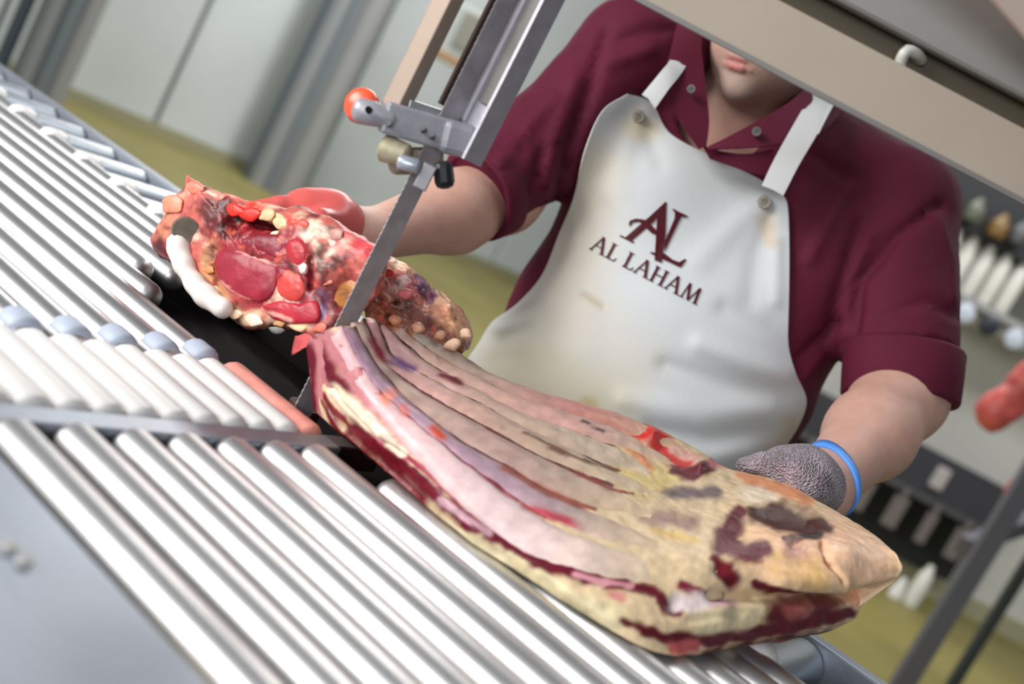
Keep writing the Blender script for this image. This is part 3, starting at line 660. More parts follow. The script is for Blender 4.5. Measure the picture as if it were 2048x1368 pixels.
SF = [ # folds: (points, height)
 ([(1700,690,14),(1720,560,14),(1790,470,16),(1880,410,14)], -.010), ([(1690,640,12),(1700,560,16),(1740,470,14)], .007), ([(1650,700,14),(1690,560,18),(1720,450,16)], -.008),
 ([(1620,520,14),(1660,430,18),(1700,370,14)], .006), ([(1600,760,12),(1660,690,16),(1690,660,10)], .007), ([(1590,720,8),(1680,640,12)], -.006),
 ([(1120,400,10),(1140,300,14),(1180,180,16),(1210,60,14)], -.009), ([(1085,400,10),(1100,300,16),(1150,160,16)], .007), ([(1010,450,10),(1060,380,14),(1090,300,14)], -.007),
 ([(1000,330,12),(1060,250,14),(1110,200,14)], .006), ([(960,300,10),(1040,300,12)], -.005), ([(1230,80,14),(1300,60,16),(1380,60,14)], -.006), ([(1210,130,14),(1300,100,16)], .006),
 ([(1620,300,14),(1700,360,20)], -.005), ([(1750,640,14),(1850,600,16),(1930,640,12)], -.005), ([(1760,690,8),(1900,690,8)], -.005), ([(1870,420,10),(1900,520,12),(1905,600,10)], .004)]
def normals(V, F):
    n = np.zeros_like(V); fn = np.cross(V[F[:, 1]]-V[F[:, 0]], V[F[:, 2]]-V[F[:, 0]])
    for k in range(4): np.add.at(n, F[:, k], fn)
    return n/(np.linalg.norm(n, axis=1, keepdims=True)+1e-12)
def outward(V, F, f):
    n = normals(V, F); s_ = np.sign(f(f32(V+n*.004))-f(f32(V-n*.004))); return n*np.where(s_ == 0, 1, s_)[:, None]
sN = outward(sV, sF, shirt_f); uv, dz = proj(sV); face = ((sV-EYE)*sN).sum(1) < 0
sV = sV+sN*(dent(uv, SF)*face+.0018*vnoise(sV, 14, 3))[:, None]
shirt = obj('shirt', sV, sF, SHIRT, man)
tag(shirt, 'maroon short-sleeved work shirt')
# rolled cuffs
def cuff(p0, p1, r0, r1, name, asp=1.):
    p0, p1 = np.array(p0), np.array(p1); prof = [(0, r0*.90), (0, r0*.99), (.06, r0*1.02), (.5, (r0+r1)/2*1.03), (.94, r1*1.03), (1, r1*1.0), (1, r1*.90), (.5, r1*.86)]
    t = (p1-p0)/np.linalg.norm(p1-p0); u = np.cross(t, FWD); u /= np.linalg.norm(u); v = np.cross(t, u); V = []; seg = 40
    for s_, r in prof:
        for k in range(seg):
            a = 2*math.pi*k/seg; rr = r*(1+.02*math.sin(3*a)+.012*math.sin(5*a+1)); V.append(p0+(p1-p0)*s_+rr*(math.cos(a)*u+asp*math.sin(a)*v))
    n = len(prof); F = [(i*seg+k, i*seg+(k+1) % seg, (i+1)*seg+(k+1) % seg, (i+1)*seg+k) for i in range(n-1) for k in range(seg)]
    return obj(name, V, F, SHIRT, shirt)
cuff(P(1806, 698, 1.455), P(1796, 802, 1.44), .076, .073, 'sleeve_cuff')
cuff(P(985, 380, 1.435), P(948, 396, 1.41), .0605, .059, 'sleeve_cuff')

# --- head frame
yaw, pit, rol = math.radians(-30), math.radians(20), math.radians(-6)
Rz = np.array([[math.cos(yaw), -math.sin(yaw), 0], [math.sin(yaw), math.cos(yaw), 0], [0, 0, 1]])
Rx = np.array([[1, 0, 0], [0, math.cos(pit), -math.sin(pit)], [0, math.sin(pit), math.cos(pit)]])
Ry = np.array([[math.cos(rol), 0, math.sin(rol)], [0, 1, 0], [-math.sin(rol), 0, math.cos(rol)]])
HR = Rz@Ry@Rx
HC = P(1472, 129, 1.455)-HR@np.array([0, -.092, -.066])
hp_ = lambda x, y, z: HC+HR@np.array([x, y, z])
head = uni([ell(hp_(0, .012, .045), (.077, .097, .092), HR), ell(hp_(0, -.030, -.045), (.068, .064, .068), HR), ell(hp_(0, -.066, -.096), (.026, .024, .022), HR),
            cap(hp_(0, -.088, .045), hp_(0, -.108, -.010), .010, .014), ell(hp_(.013, -.094, -.014), (.011, .012, .009), HR), ell(hp_(-.013, -.094, -.014), (.011, .012, .009), HR),
            ell(hp_(0, -.078, .060), (.060, .016, .014), HR), ell(hp_(.038, -.062, -.004), (.024, .022, .022), HR), ell(hp_(-.038, -.062, -.004), (.024, .022, .022), HR)], .016)
lips = [cap(hp_(-.022, -.082, -.058), hp_(.022, -.082, -.058), .004, .004), cap(hp_(-.009, -.0900, -.0575), hp_(.009, -.0900, -.0575), .0042, .0042),
        cap(hp_(-.018, -.084, -.069), hp_(.018, -.084, -.068), .0045, .0045), cap(hp_(-.008, -.0895, -.069), hp_(.008, -.0895, -.069), .0052, .0052)]
slit = cap(hp_(-.024, -.094, -.0632), hp_(.024, -.094, -.0632), .0022, .0022)
eyes = [ell(hp_(s_*.031, -.076, .032), (.019, .016, .012), HR) for s_ in (-1, 1)]; balls = [hp_(s_*.031, -.068, .032) for s_ in (-1, 1)]
ears = [ell(hp_(s_*.077, .010, .012), (.010, .022, .034), HR) for s_ in (-1, 1)]
neck = cap(hp_(0, .015, -.04), P(1450, 300, 1.60), .058, .066); trap = cap(P(1440, 330, 1.60), P(1480, 420, 1.62), .075, .10, (1.5, .9, 1))
# arms, legs and hands of the body
wrL, wrR = P(715, 478, 1.27), P(1640, 978, 1.205)
handL = [cap(wrL, P(655, 445, 1.245), .028, .036), cap(P(650, 440, 1.24), P(560, 418, 1.22), .020, .014)]
def body_f(p):
    r = head(p)
    for g in eyes: r = -smin(-r, g(p), .01)
    for g in lips: r = smin(r, g(p), .004)
    r = -smin(-r, slit(p), .003)
    for g in ears: r = smin(r, g(p), .008)
    r = smin(r, neck(p), .03); r = smin(r, trap(p), .05)
    return r
def arm_f(p):
    r = uni([cap(shL, P(1005, 385, 1.47), .050, .050), cap(P(1005, 385, 1.47), P(905, 425, 1.39), .051, .0475), cap(P(905, 425, 1.39), P(715, 478, 1.27), .0475, .0275), cap(wrL, P(665, 452, 1.25), .0275, .032)], .03)(p)
    r2 = uni([cap(shR, P(1800, 790, 1.44), .055, .056), cap(P(1800, 790, 1.44), P(1740, 870, 1.34), .057, .050), cap(P(1740, 870, 1.34), wrR, .050, .031), cap(wrR, P(1590, 962, 1.18), .030, .030)], .03)(p)
    return np.minimum(r, r2)
core = uni([cap(P(1500, 380, 1.62), P(1300, 760, 1.60), .10, .12, (1.35, .85, 1)), cap(shL, P(1450, 300, 1.62), .05, .06), cap(shR, P(1500, 300, 1.62), .05, .06)], .06)
hipc = P(1300, 760, 1.62); hx, hy = hipc[0]-.02, hipc[1]+.02
legs = [cap((hx+s_*.10, hy, .82), (hx+s_*.12, hy+.0, .46), .085, .058) for s_ in (-1, 1)]+[cap((hx+s_*.12, hy, .46), (hx+s_*.13, hy+.03, .09), .055, .038) for s_ in (-1, 1)]+[cap((hx+s_*.13, hy+.03, .06), (hx+s_*.14, hy-.12, .05), .040, .035) for s_ in (-1, 1)]
lower = uni(legs+[ell((hx, hy, .88), (.16, .12, .12))], .04)
def whole(p): return smin(smin(smin(body_f(p), core(p), .04), arm_f(p), .03), lower(p), .04)
bV, bF = snet(whole, (-.46, 1.05, -.0), (.68, 1.90, 1.66), .0085)
# finer faces on the lower face, then settle every vertex on the field
bm = bmesh.new(); vv_ = [bm.verts.new(v) for v in bV.tolist()]
for f_ in bF: bm.faces.new([vv_[i] for i in f_])
mo = hp_(0, -.08, -.05); ed = [e for e in bm.edges if all(np.linalg.norm(np.array(v.co)-mo) < .085 for v in e.verts)]
bmesh.ops.subdivide_edges(bm, edges=ed, cuts=2, use_grid_fill=True); bm.verts.index_update()
bV = np.array([v.co[:] for v in bm.verts]); bF = [[v.index for v in f.verts] for f in bm.faces]; bm.free()
for _ in range(3):
    e = .002; d0 = whole(f32(bV)); gx = np.stack([whole(f32(bV+np.eye(3)[k]*e))-whole(f32(bV-np.eye(3)[k]*e)) for k in range(3)], -1)/(2*e)
    bV = bV-gx*np.clip(d0, -.004, .004)[:, None]/(np.sum(gx*gx, -1, keepdims=True)+.05)
skin = np.array(srgb(200, 156, 141))[None].repeat(len(bV), 0)
def near_col(cen, rad, col, op=1., sc=(1, 1, 1)):
    d = np.linalg.norm((bV-cen)@HR/np.array(sc), axis=1); k = np.clip(1.4-d/rad, 0, 1)[:, None]*op
    skin[:] = skin*(1-k)+np.array(srgb(*col))*k
near_col(hp_(0, -.075, -.095), .050, (168, 150, 142), .8, (1.2, 1, .8)); near_col(hp_(0, -.095, -.040), .020, (170, 150, 144), .6, (1.6, 1, .6)); near_col(hp_(.05, -.04, -.07), .040, (172, 154, 146), .7); near_col(hp_(-.05, -.04, -.07), .040, (172, 150, 140), .5)
near_col(hp_(0, -.105, -.015), .022, (214, 128, 120), .8)
near_col(hp_(0, -.094, -.0595), .010, (176, 108, 106), .8, (2.1, 1, .5)); near_col(hp_(0, -.094, -.069), .011, (188, 102, 98), .85, (1.8, 1, .5))
body = obj('body', bV, bF, SKIN, man, True, skin)
for b_ in balls:
    bm = bmesh.new(); bmesh.ops.create_uvsphere(bm, u_segments=16, v_segments=10, radius=.0118)
    obj('eye', [np.array(v.co)+b_ for v in bm.verts], [[v.index for v in f.verts] for f in bm.faces], mat('eye_white', (.75, .72, .70), .2), body); bm.free()
hairf = lambda p: np.maximum(np.maximum(ell(hp_(0, .020, .060), (.084, .100, .090), HR)(p), -ell(hp_(0, .012, .045), (.074, .094, .089), HR)(p)), f32(p-hp_(0, -.055, .075))@f32(-(HR@np.array([0, -.55, .6]))))
V, F = snet(hairf, HC-.16, HC+.17, .006)
obj('hair', V, F, mat('short_dark_hair', srgb(52, 44, 40), .7, 0, 200, .3, .6, 300), man)
# trousers and boots
trf = lambda p: np.maximum(uni([cap((hx+s_*.10, hy, .84), (hx+s_*.12, hy, .46), .105, .080) for s_ in (-1, 1)]+[cap((hx+s_*.12, hy, .46), (hx+s_*.13, hy+.03, .12), .078, .066) for s_ in (-1, 1)]+[ell((hx, hy, .90), (.185, .145, .14))], .03)(p), .11-p[..., 2])
V, F = snet(trf, (hx-.30, hy-.22, .06), (hx+.32, hy+.25, 1.08), .013); obj('trousers', V, F, mat('black_trousers', srgb(38, 38, 42), .8), man)
for s_ in (-1, 1):
    bf = lambda p, s_=s_: np.maximum(uni([cap((hx+s_*.13, hy+.03, .26), (hx+s_*.13, hy+.03, .07), .062, .058), cap((hx+s_*.13, hy+.05, .05), (hx+s_*.145, hy-.14, .045), .052, .045)], .03)(p), .002-p[..., 2])
    c = (hx+s_*.135, hy-.04); V, F = snet(bf, (c[0]-.10, c[1]-.20, -.02), (c[0]+.10, c[1]+.20, .36), .010); obj('boot', V, F, mat('white_rubber_boot', srgb(205, 205, 200), .4), man)

# --- gloves
def glove(name, palm, fingers, m, h=.004, label=None):
    fs = [cap(*g) for g in palm]; fg = []
    for pts, r in fingers:
        for a, b, ra, rb in zip(pts[:-1], pts[1:], r[:-1], r[1:]): fg.append(cap(a, b, ra, rb))
    f = lambda p: smin(uni(fs, .02)(p), uni(fg, .003)(p), .008)
    al = np.array([q_ for g in palm for q_ in g[:2]]+[q_ for g in fingers for q_ in g[0]]); V, F = snet(f, al.min(0)-.06, al.max(0)+.06, h)
    o = obj(name, V, F, m, man)
    if label: tag(o, label)
    return o
Q = P
glove('glove', [(Q(1642, 981, 1.20), Q(1600, 962, 1.175), .033, .036), (Q(1606, 955, 1.18), Q(1560, 945, 1.185), .032, .026)],
 [([Q(1572, 940, 1.165), Q(1525, 925, 1.168), Q(1488, 932, 1.175)], [.0125, .0115, .0095]), ([Q(1580, 955, 1.185), Q(1535, 948, 1.195), Q(1500, 958, 1.20)], [.0125, .0115, .0095]),
  ([Q(1585, 968, 1.20), Q(1545, 968, 1.21), Q(1512, 980, 1.21)], [.012, .011, .009]), ([Q(1600, 985, 1.21), Q(1562, 992, 1.22), Q(1540, 1004, 1.215)], [.011, .010, .008]), ([Q(1630, 960, 1.16), Q(1600, 935, 1.15), Q(1565, 925, 1.152)], [.014, .0125, .010])],
 GLOVE, label='grey cut-proof mesh glove')
RGL = mat('bloody_red_glove', srgb(206, 92, 88), .35, 0, 18, .12, .15, 90, spec=.5)
glove('glove', [(Q(722, 482, 1.272), Q(655, 448, 1.245), .0285, .036), (Q(655, 446, 1.24), Q(610, 430, 1.225), .034, .030)],
 [([Q(620, 425, 1.215), Q(560, 414, 1.20), Q(505, 420, 1.19)], [.0135, .0125, .010]), ([Q(622, 436, 1.225), Q(560, 432, 1.215), Q(510, 444, 1.20)], [.0135, .0125, .010]), ([Q(625, 450, 1.235), Q(570, 455, 1.23), Q(530, 470, 1.215)], [.013, .012, .0095]),
  ([Q(632, 466, 1.245), Q(590, 478, 1.24), Q(560, 494, 1.23)], [.0115, .0105, .0085]), ([Q(668, 440, 1.215), Q(640, 440, 1.19), Q(606, 452, 1.18)], [.0145, .0130, .0105])], RGL, label='blood-red glove on the hand behind the shoulder cut')
# wristband
wc = P(1661, 956, 1.232); ad_ = P(1740, 870, 1.34)-wrR; ad_ /= np.linalg.norm(ad_); ax_ = ad_*.55+IX*.65; ax_ /= np.linalg.norm(ax_)
u = np.cross(ax_, FWD); u /= np.linalg.norm(u); v = np.cross(ax_, u); V = []; seg = 56
def reach(c, dr, off):
    lo_, hi_ = 0., .09
    for _ in range(24):
        m_ = (lo_+hi_)/2
        if arm_f(f32((c+dr*m_)[None]))[0] < off: lo_ = m_
        else: hi_ = m_
    return c+dr*lo_
for s_, off in ((-.0065, -.001), (-.0065, .0028), (.0065, .0028), (.0065, -.001)):
    V += [reach(wc+ax_*s_, math.cos(2*math.pi*k/seg)*u+math.sin(2*math.pi*k/seg)*v, off) for k in range(seg)]
F = [(i*seg+k, i*seg+(k+1) % seg, ((i+1) % 4)*seg+(k+1) % seg, ((i+1) % 4)*seg+k) for i in range(4) for k in range(seg)]
wb = obj('wristband', V, F, mat('blue_band', srgb(84, 150, 236), .4), man); tag(wb, 'bright blue plastic wristband')

# --- collar
def sheet(name, grid, m, parent, thick=.0025, smooth=True, cols=None):
    G_ = np.array(grid, float); a, b = G_.shape[:2]; n = np.cross(np.gradient(G_, axis=1), np.gradient(G_, axis=0)); n /= np.linalg.norm(n, axis=-1, keepdims=True)+1e-9
    n = np.where(((G_-EYE)*n).sum(-1, keepdims=True) > 0, -n, n); V = np.concatenate([(G_+n*thick/2).reshape(-1, 3), (G_-n*thick/2).reshape(-1, 3)]); T = a*b
    ix = np.arange(T).reshape(a, b); q = np.stack([ix[:-1, :-1], ix[:-1, 1:], ix[1:, 1:], ix[1:, :-1]], -1).reshape(-1, 4); rg = np.concatenate([ix[0, :], ix[1:, -1], ix[-1, -2::-1], ix[-2:0:-1, 0]])
    o = obj(name, V, np.vstack([q, q+T, np.stack([rg, np.roll(rg, -1), np.roll(rg, -1)+T, rg+T], -1)]), m, parent, smooth, None if cols is None else np.vstack([cols, cols])); o.data.set_sharp_from_angle(angle=math.radians(50)); return o
def loft(rows, n=14): return np.array([crom([P(*q_) for q_ in r], n) for r in rows])
COLM = mat('maroon_collar', srgb(90, 21, 46), .7, 0, 9, .08, .2, 420, spec=.25)
sheet('collar', crom_rows := loft([[(1450, -40, 1.60), (1405, 60, 1.50), (1408, 150, 1.445), (1418, 240, 1.425), (1412, 292, 1.42)], [(1400, -30, 1.60), (1375, 70, 1.475), (1362, 165, 1.43), (1375, 235, 1.42), (1404, 296, 1.418)], [(1370, -20, 1.59), (1345, 85, 1.46), (1328, 168, 1.425), (1352, 230, 1.418), (1398, 298, 1.416)]], 24), COLM, shirt)
sheet('collar', loft([[(1700, 20, 1.60), (1640, 130, 1.52), (1590, 195, 1.465), (1510, 245, 1.43), (1420, 293, 1.418)], [(1730, 60, 1.60), (1660, 180, 1.50), (1620, 225, 1.455), (1530, 268, 1.425), (1415, 296, 1.416)], [(1745, 90, 1.59), (1680, 225, 1.48), (1625, 272, 1.445), (1535, 292, 1.42), (1412, 300, 1.414)]], 24), COLM, shirt)

sheet('placket', loft([[(1404, 290, 1.424), (1440, 302, 1.424), (1490, 308, 1.424), (1545, 300, 1.43)], [(1420, 318, 1.424), (1455, 330, 1.424), (1500, 345, 1.424), (1545, 352, 1.428)]], 16), SHIRT, shirt)
# --- apron
NA, NB = 70, 90
Lc = crom([(1255,188),(1205,222),(1170,300),(1146,400),(1118,470),(1085,550),(1035,608),(985,645),(955,690),(905,760)], NB)
Rc = crom([(1556,388),(1574,408),(1578,500),(1577,600),(1576,690),(1590,745),(1612,800),(1597,850),(1572,892),(1530,985)], NB)
Tc = crom([(1255,188),(1285,196),(1308,214),(1340,268),(1420,312),(1505,352),(1535,372),(1556,388)], NA); Bc = crom([(905,760),(1100,840),(1320,920),(1530,985)], NA)
s1 = np.linspace(0, 1, NA)[None, :, None]; t1 = np.linspace(0, 1, NB)[:, None, None]
px = (1-s1)*Lc[:, None]+s1*Rc[:, None]+(1-t1)*Tc[None]+t1*Bc[None]-((1-s1)*(1-t1)*Lc[0]+s1*(1-t1)*Rc[0]+(1-s1)*t1*Lc[-1]+s1*t1*Rc[-1])
dc = cast(torso, px[..., 0], px[..., 1]); lim = np.where(np.isnan(dc), 1.62, dc-.009)
ds_ = cast(solid_shirt, px[:30, :, 0], px[:30, :, 1]); lim[:30] = np.minimum(lim[:30], np.where(np.isnan(ds_), 1.62, ds_-.011))
d = np.where(np.isnan(dc), 1.50, lim)
for it in range(160):
    pd = np.pad(d, 1, mode='reflect', reflect_type='odd'); d2 = (pd[:-2, 1:-1]+pd[2:, 1:-1]+pd[1:-1, :-2]+pd[1:-1, 2:])/4
    d = np.minimum(.5*d+.5*d2, lim)
uvp = px.reshape(-1, 2)
AF = [([(1530,400,14),(1470,450,16),(1400,520,18)], .004), ([(1290,230,14),(1260,290,16),(1230,380,18)], .004), ([(1290,250,8),(1320,330,12)], -.003), ([(1540,430,8),(1510,520,14),(1500,600,14)], -.004), ([(1555,480,8),(1552,600,10)], .004),
 ([(1450,620,14),(1530,660,18),(1580,700,12)], -.006), ([(1400,690,14),(1500,730,18),(1580,750,14)], .007), ([(1330,730,12),(1450,770,18),(1560,790,16)], -.006), ([(1250,800,14),(1400,830,22),(1540,820,18)], .007), ([(1300,860,12),(1420,880,16),(1540,860,14)], -.007),
 ([(1400,920,14),(1500,900,16)], .006), ([(1060,600,14),(1090,640,16),(1080,700,14)], -.006), ([(1000,650,14),(1050,625,16)], .022), ([(1000,720,12),(1100,730,14)], -.005), ([(1140,400,8),(1150,480,10),(1130,560,12)], .004), ([(1180,560,20),(1160,700,24)], .003)]
AF = [([(a, b, r*1.9) for a, b, r in pts], amp*.9) for pts, amp in AF]
dd = (d.reshape(-1)-dent(uvp, AF)).reshape(d.shape)
Gp = EYE+((px[..., :1]-W/2)*IX+(px[..., 1:]-H/2)*IY)/FPX*dd[..., None]+FWD*dd[..., None]
# skirt hanging down from the last row, behind the conveyor
rows = [Gp]; last = Gp[-1]
for k in range(1, 14):
    r = last.copy(); r[:, 2] = last[:, 2]+(.36-last[:, 2])*k/13; s_ = np.maximum(0, 1.212-r@C)*min(1, k/2); r = r+C*s_[:, None]; r[:, :2] += (np.sin(np.arange(NA)*.35+k*.1)*.006*k/13)[:, None]*C[:2]; rows.append(r[None])
ac = paint(uvp, srgb(198, 202, 205), [([(1190,330,50),(1140,520,70),(1080,680,80)], (214,206,188), .9, .8), ([(1000,740,60),(1200,800,70)], (186,178,152), .9, .8), ([(1150,620,60),(1260,720,60)], (206,200,190), .9, .6),
 ([(1268,255,26),(1300,262,20)], (208,194,160), .9, .7), ([(1530,440,16),(1540,480,14)], (196,176,150), .9, .7), ([(1170,590,7),(1200,610,6)], (176,162,136), .9, .7), ([(1170,800,10),(1190,812,8)], (170,148,90), .9, .6), ([(1580,850,20),(1545,900,20)], (190,176,150), .9, .6)])
ac = np.vstack([ac]+[ac[-NA:]]*13)
apron = sheet('apron', np.concatenate(rows), APS, man, .0022, True, ac)
tag(apron, 'white butcher apron with maroon lettering')
APD = lambda x, y, o=0: P(x, y, float(np.interp(0, [0], [sample(x, y)]))-o)
def sample(x, y):
    i = np.argmin((px[..., 0]-x)**2+(px[..., 1]-y)**2); return dd.reshape(-1)[i]
# smooth sampler: inverse-distance mean of the nearest cells
flatp = px.reshape(-1, 2); flatd = dd.reshape(-1)
def apd(x, y, o=0):
    q2 = (flatp[:, 0]-x)**2+(flatp[:, 1]-y)**2; k = np.argsort(q2)[:6]; wgt = 1/(q2[k]+1); return P(x, y, float((flatd[k]*wgt).sum()/wgt.sum())-o)
def snap(x, y, r, parent, m, d=None, o=.003):
    c = apd(x, y, o) if d is None else P(x, y, d); n = -(c-EYE)/np.linalg.norm(c-EYE); n = n+np.array([0, 0, .1]); n /= np.linalg.norm(n)
    MB().tube([c-n*.004, c+n*.0006, c+n*.0022, c+n*.0022, c+n*.0008, c+n*.0012], [r, r, r*.88, r*.62, r*.52, r*.02], 20).build('snap', m, parent, True)
SNAPM = mat('snap_metal', (.62, .60, .57), .35, 1); DSNAP = mat('dull_snap', srgb(150, 142, 130), .4, .8)
snap(1277, 233, .0085, apron, DSNAP); snap(1529, 404, .0090, apron, DSNAP)
snap(1382, 178, .0058, shirt, SNAPM, 1.412); snap(1513, 263, .0062, shirt, SNAPM, 1.412)
# straps and tie
sheet('strap', loft([[(1284, 190, 1.408), (1325, 140, 1.418), (1340, 120, 1.44), (1372, 60, 1.50), (1420, -30, 1.56)], [(1297, 198, 1.404), (1338, 150, 1.414), (1353, 130, 1.436), (1388, 68, 1.50), (1440, -20, 1.56)], [(1310, 218, 1.402), (1340, 175, 1.410), (1367, 140, 1.436), (1402, 75, 1.50), (1458, -10, 1.56)]], 24), APR, apron)
sheet('strap', loft([[(1523, 372, 1.400), (1545, 325, 1.412), (1582, 258, 1.43), (1640, 160, 1.50), (1700, 60, 1.57)], [(1545, 380, 1.398), (1570, 330, 1.410), (1608, 263, 1.428), (1662, 168, 1.50), (1725, 70, 1.57)], [(1566, 392, 1.398), (1598, 330, 1.410), (1636, 266, 1.428), (1685, 178, 1.50), (1745, 82, 1.57)]], 24), APR, apron)
MB().tube(crom([P(1636, 268, 1.425), P(1655, 230, 1.44), P(1690, 165, 1.48)], 8), .0012, 6).build('strap_cord', APR, apron, True)
# --- lettering on the apron: serif capitals as raised print
INK = mat('maroon_print', srgb(72, 10, 24), .6, spec=.2)
LX, LY = np.array([_cr, _sr]), np.array([_sr, -_cr])         # the apron's right and up in the picture
def stroke_poly(poly): return np.array(poly, float)
def letter(name, polys, org, sc, parent):
    mb = MB()
    for pl in polys:
        pts = [np.array(org)+LX*a*sc+LY*b*sc for a, b in pl]
        f_ = [apd(x, y, .0030) for x, y in pts]; b_ = [apd(x, y, .0004) for x, y in pts]; n = len(pts)
        mb.add(f_+b_, [tuple(range(n)), tuple(range(2*n-1, n-1, -1))]+[(i, (i+1) % n, n+(i+1) % n, n+i) for i in range(n)])
    return mb.build(name, INK, parent)
def serif(x0, x1, y, t=.055): return [(x0, y), (x1, y), (x1, y+t), (x0, y+t)]
def bar(x0, y0, x1, y1, w): return [(x0-w/2, y0), (x0+w/2, y0), (x1+w/2, y1), (x1-w/2, y1)]
GL = {'A': (1.0, [bar(.13, .04, .50, 1., .085), bar(.86, .04, .50, 1.04, .18), [(.26, .34), (.72, .34), (.72, .41), (.29, .41)], serif(0, .28, 0), serif(.68, 1.04, 0)]),
      'L': (.68, [bar(.20, .0, .20, 1., .16), serif(.04, .38, .945), serif(.04, .62, 0, .075), [(.55, .0), (.62, .0), (.70, .24), (.66, .24)]]),
      'H': (.98, [bar(.20, .0, .20, 1., .16), bar(.80, 0, .80, 1., .16), [(.2, .48), (.8, .48), (.8, .555), (.2, .555)], serif(.04, .36, 0), serif(.04, .36, .945), serif(.64, .96, 0), serif(.64, .96, .945)]),
      'M': (1.22, [bar(.14, .0, .27, 1., .085), bar(.60, .0, .28, 1., .17), bar(.60, .02, .95, 1., .085), bar(1.06, .0, .95, 1., .17), serif(.0, .28, 0), serif(.90, 1.22, 0)])}
x0 = np.array([1177., 497.]); x1_ = np.array([1393., 610.]); bl = (x1_-x0)/np.linalg.norm(x1_-x0)
tot = sum(GL[c][0] if c != ' ' else .42 for c in 'AL LAHAM')+.06*6; sc = np.linalg.norm(x1_-x0)/tot; pos = 0
LX = bl; LY = np.array([bl[1], -bl[0]])
wm = empty('tmp', (0, 0, 0)); bpy.data.objects.remove(wm)
for c in 'AL LAHAM':
    if c == ' ': pos += .42; continue
    letter('letter', GL[c][1], x0+bl*pos*sc, sc*1.0, apron) ; pos += GL[c][0]+.06
MG = [[(330,404),(333,404),(331,470),(323,525),(309,520),(313,450),(315,432)], [(330,404),(318,432),(306,445),(262,482),(250,475),(300,432)], [(239,472),(241,470),(268,483),(266,486)],
      [(257,449),(260,441),(272,437),(288,439),(302,449),(314,461),(313,470),(303,466),(292,456),(278,443),(266,444),(259,452)],
      [(344,417),(348,418),(357,423),(376,432),(372,434),(363,433),(357,444),(330,501),(328,485),(349,437),(350,426)],
      [(300,503),(313,506),(330,507),(345,519),(358,524),(371,517),(372,520),(362,534),(357,533),(330,520),(302,507)]]
for pl in MG:
    mb = MB(); pts = [(x+1000, y) for x, y in pl]; n = len(pts); f_ = [apd(x, y, .0032) for x, y in pts]; b_ = [apd(x, y, .0004) for x, y in pts]
    mb.add(f_+b_, [tuple(range(n)), tuple(range(2*n-1, n-1, -1))]+[(i, (i+1) % n, n+(i+1) % n, n+i) for i in range(n)]).build('monogram_stroke', INK, apron)

# ================================================================== BACKGROUND
YB = np.array([0, 1., 0])
def aty(x, y, yy):
    r = ((x-W/2)*IX+(y-H/2)*IY)/FPX+FWD; return EYE+r*(yy/r[1])
# steel rack frame on the right
rk = empty('steel_rack', (2.3, 4.7, 0)); tag(rk, 'grey steel rack frame standing on the olive floor at the right', 'rack')
GREY = mat('grey_frame_paint', srgb(98, 98, 106), .5, .3); DGREY = mat('dark_frame_paint', srgb(62, 68, 70), .5, .3)
pa = onz(1800, 1368, 0); pa = np.array([2.12, 4.50, 0]); pb = np.array([2.53, 4.95, 0])
MB().beam(pa, pa+Z*2.0, .09, .05, YB, .004).build('post', GREY, rk); MB().beam(pb, pb+Z*.98, .05, .04, YB, .004).build('post', DGREY, rk)
MB().beam(pa+np.array([1.3, .9, 0]), pa+np.array([1.3, .9, 2.0]), .09, .05, YB, .004).build('post', GREY, rk)
c0 = aty(1925, 1092, 4.55); c1 = aty(2110, 1030, 5.1); MB().beam(c0, c1, .05, .085, Z, .004).build('cross_bar', GREY, rk)
MB().beam(pa+Z*1.95, pa+np.array([1.3, .9, 1.95]), .05, .06, Z).build('top_bar', GREY, rk)
def lump(name, c, r, m, parts, seed, label, cat, hook=0):
    f = uni([ell(np.array(c)+np.array(o_), rr) for o_, rr in parts], .04); V, F = snet(f, np.array(c)-r*2.6, np.array(c)+r*2.6, r/9)
    N = outward(V, F, f); V = V+N*(.012*vnoise(V, 12, seed))[:, None]; o = obj(name, V, F, m, None); tag(o, label, cat)
    if hook: MB().tube([np.array(c)+Z*r*.8, np.array(c)+Z*(hook-c[2])], .006, 8).build('hook_rod', STEEL, o, True)
    return o
lump('meat_cut', aty(2012, 800, 4.3), .13, mat('hung_meat_red', srgb(190, 84, 78), .5, 0, 14, .3), [((-.01, 0, -.05), (.075, .07, .09)), ((.03, 0, .08), (.065, .06, .13))], 1, 'pink-red cut of meat hanging beside the steel rack', 'meat', 2.4)
lump('meat_cut', aty(2044, 985, 4.75), .09, mat('hung_meat_dark', srgb(186, 40, 36), .5, 0, 14, .3), [((0, 0, 0), (.07, .06, .085))], 2, 'bright red cut of meat behind the steel rack post', 'meat', 2.4)
# wall shelf with bottles
sh = empty('wall_shelf', aty(2000, 600, 6.7)); tag(sh, 'black wall shelf on the right wall above the bottles', 'shelf')
BK = mat('black_shelf', srgb(34, 36, 40), .5)
sc_ = aty(1990, 432, 6.6); x0_, x1_ = 1.55, 3.6
MB().box((2.6, 6.62, sc_[2]+1e-6), RT0, 1.05, YB, .16, Z, .17).build('back_board', BK, sh)
zb_ = aty(1995, 622, 6.5)[2]
MB().box((2.6, 6.62, zb_-.02), RT0, 1.05, YB, .16, Z, .02).build('board', mat('grey_board', srgb(150, 150, 150), .5), sh)
WB = mat('white_bottle_plastic', srgb(214, 214, 208), .5)
def bottle(c, hgt, r, m=WB):
    return MB().tube([c, c+Z*.01, c+Z*hgt*.5, c+Z*hgt*.68, c+Z*hgt*.82, c+Z*hgt*.94, c+Z*hgt], [r*.9, r, r, r*.85, r*.5, r*.38, r*.34], 16)
base = None
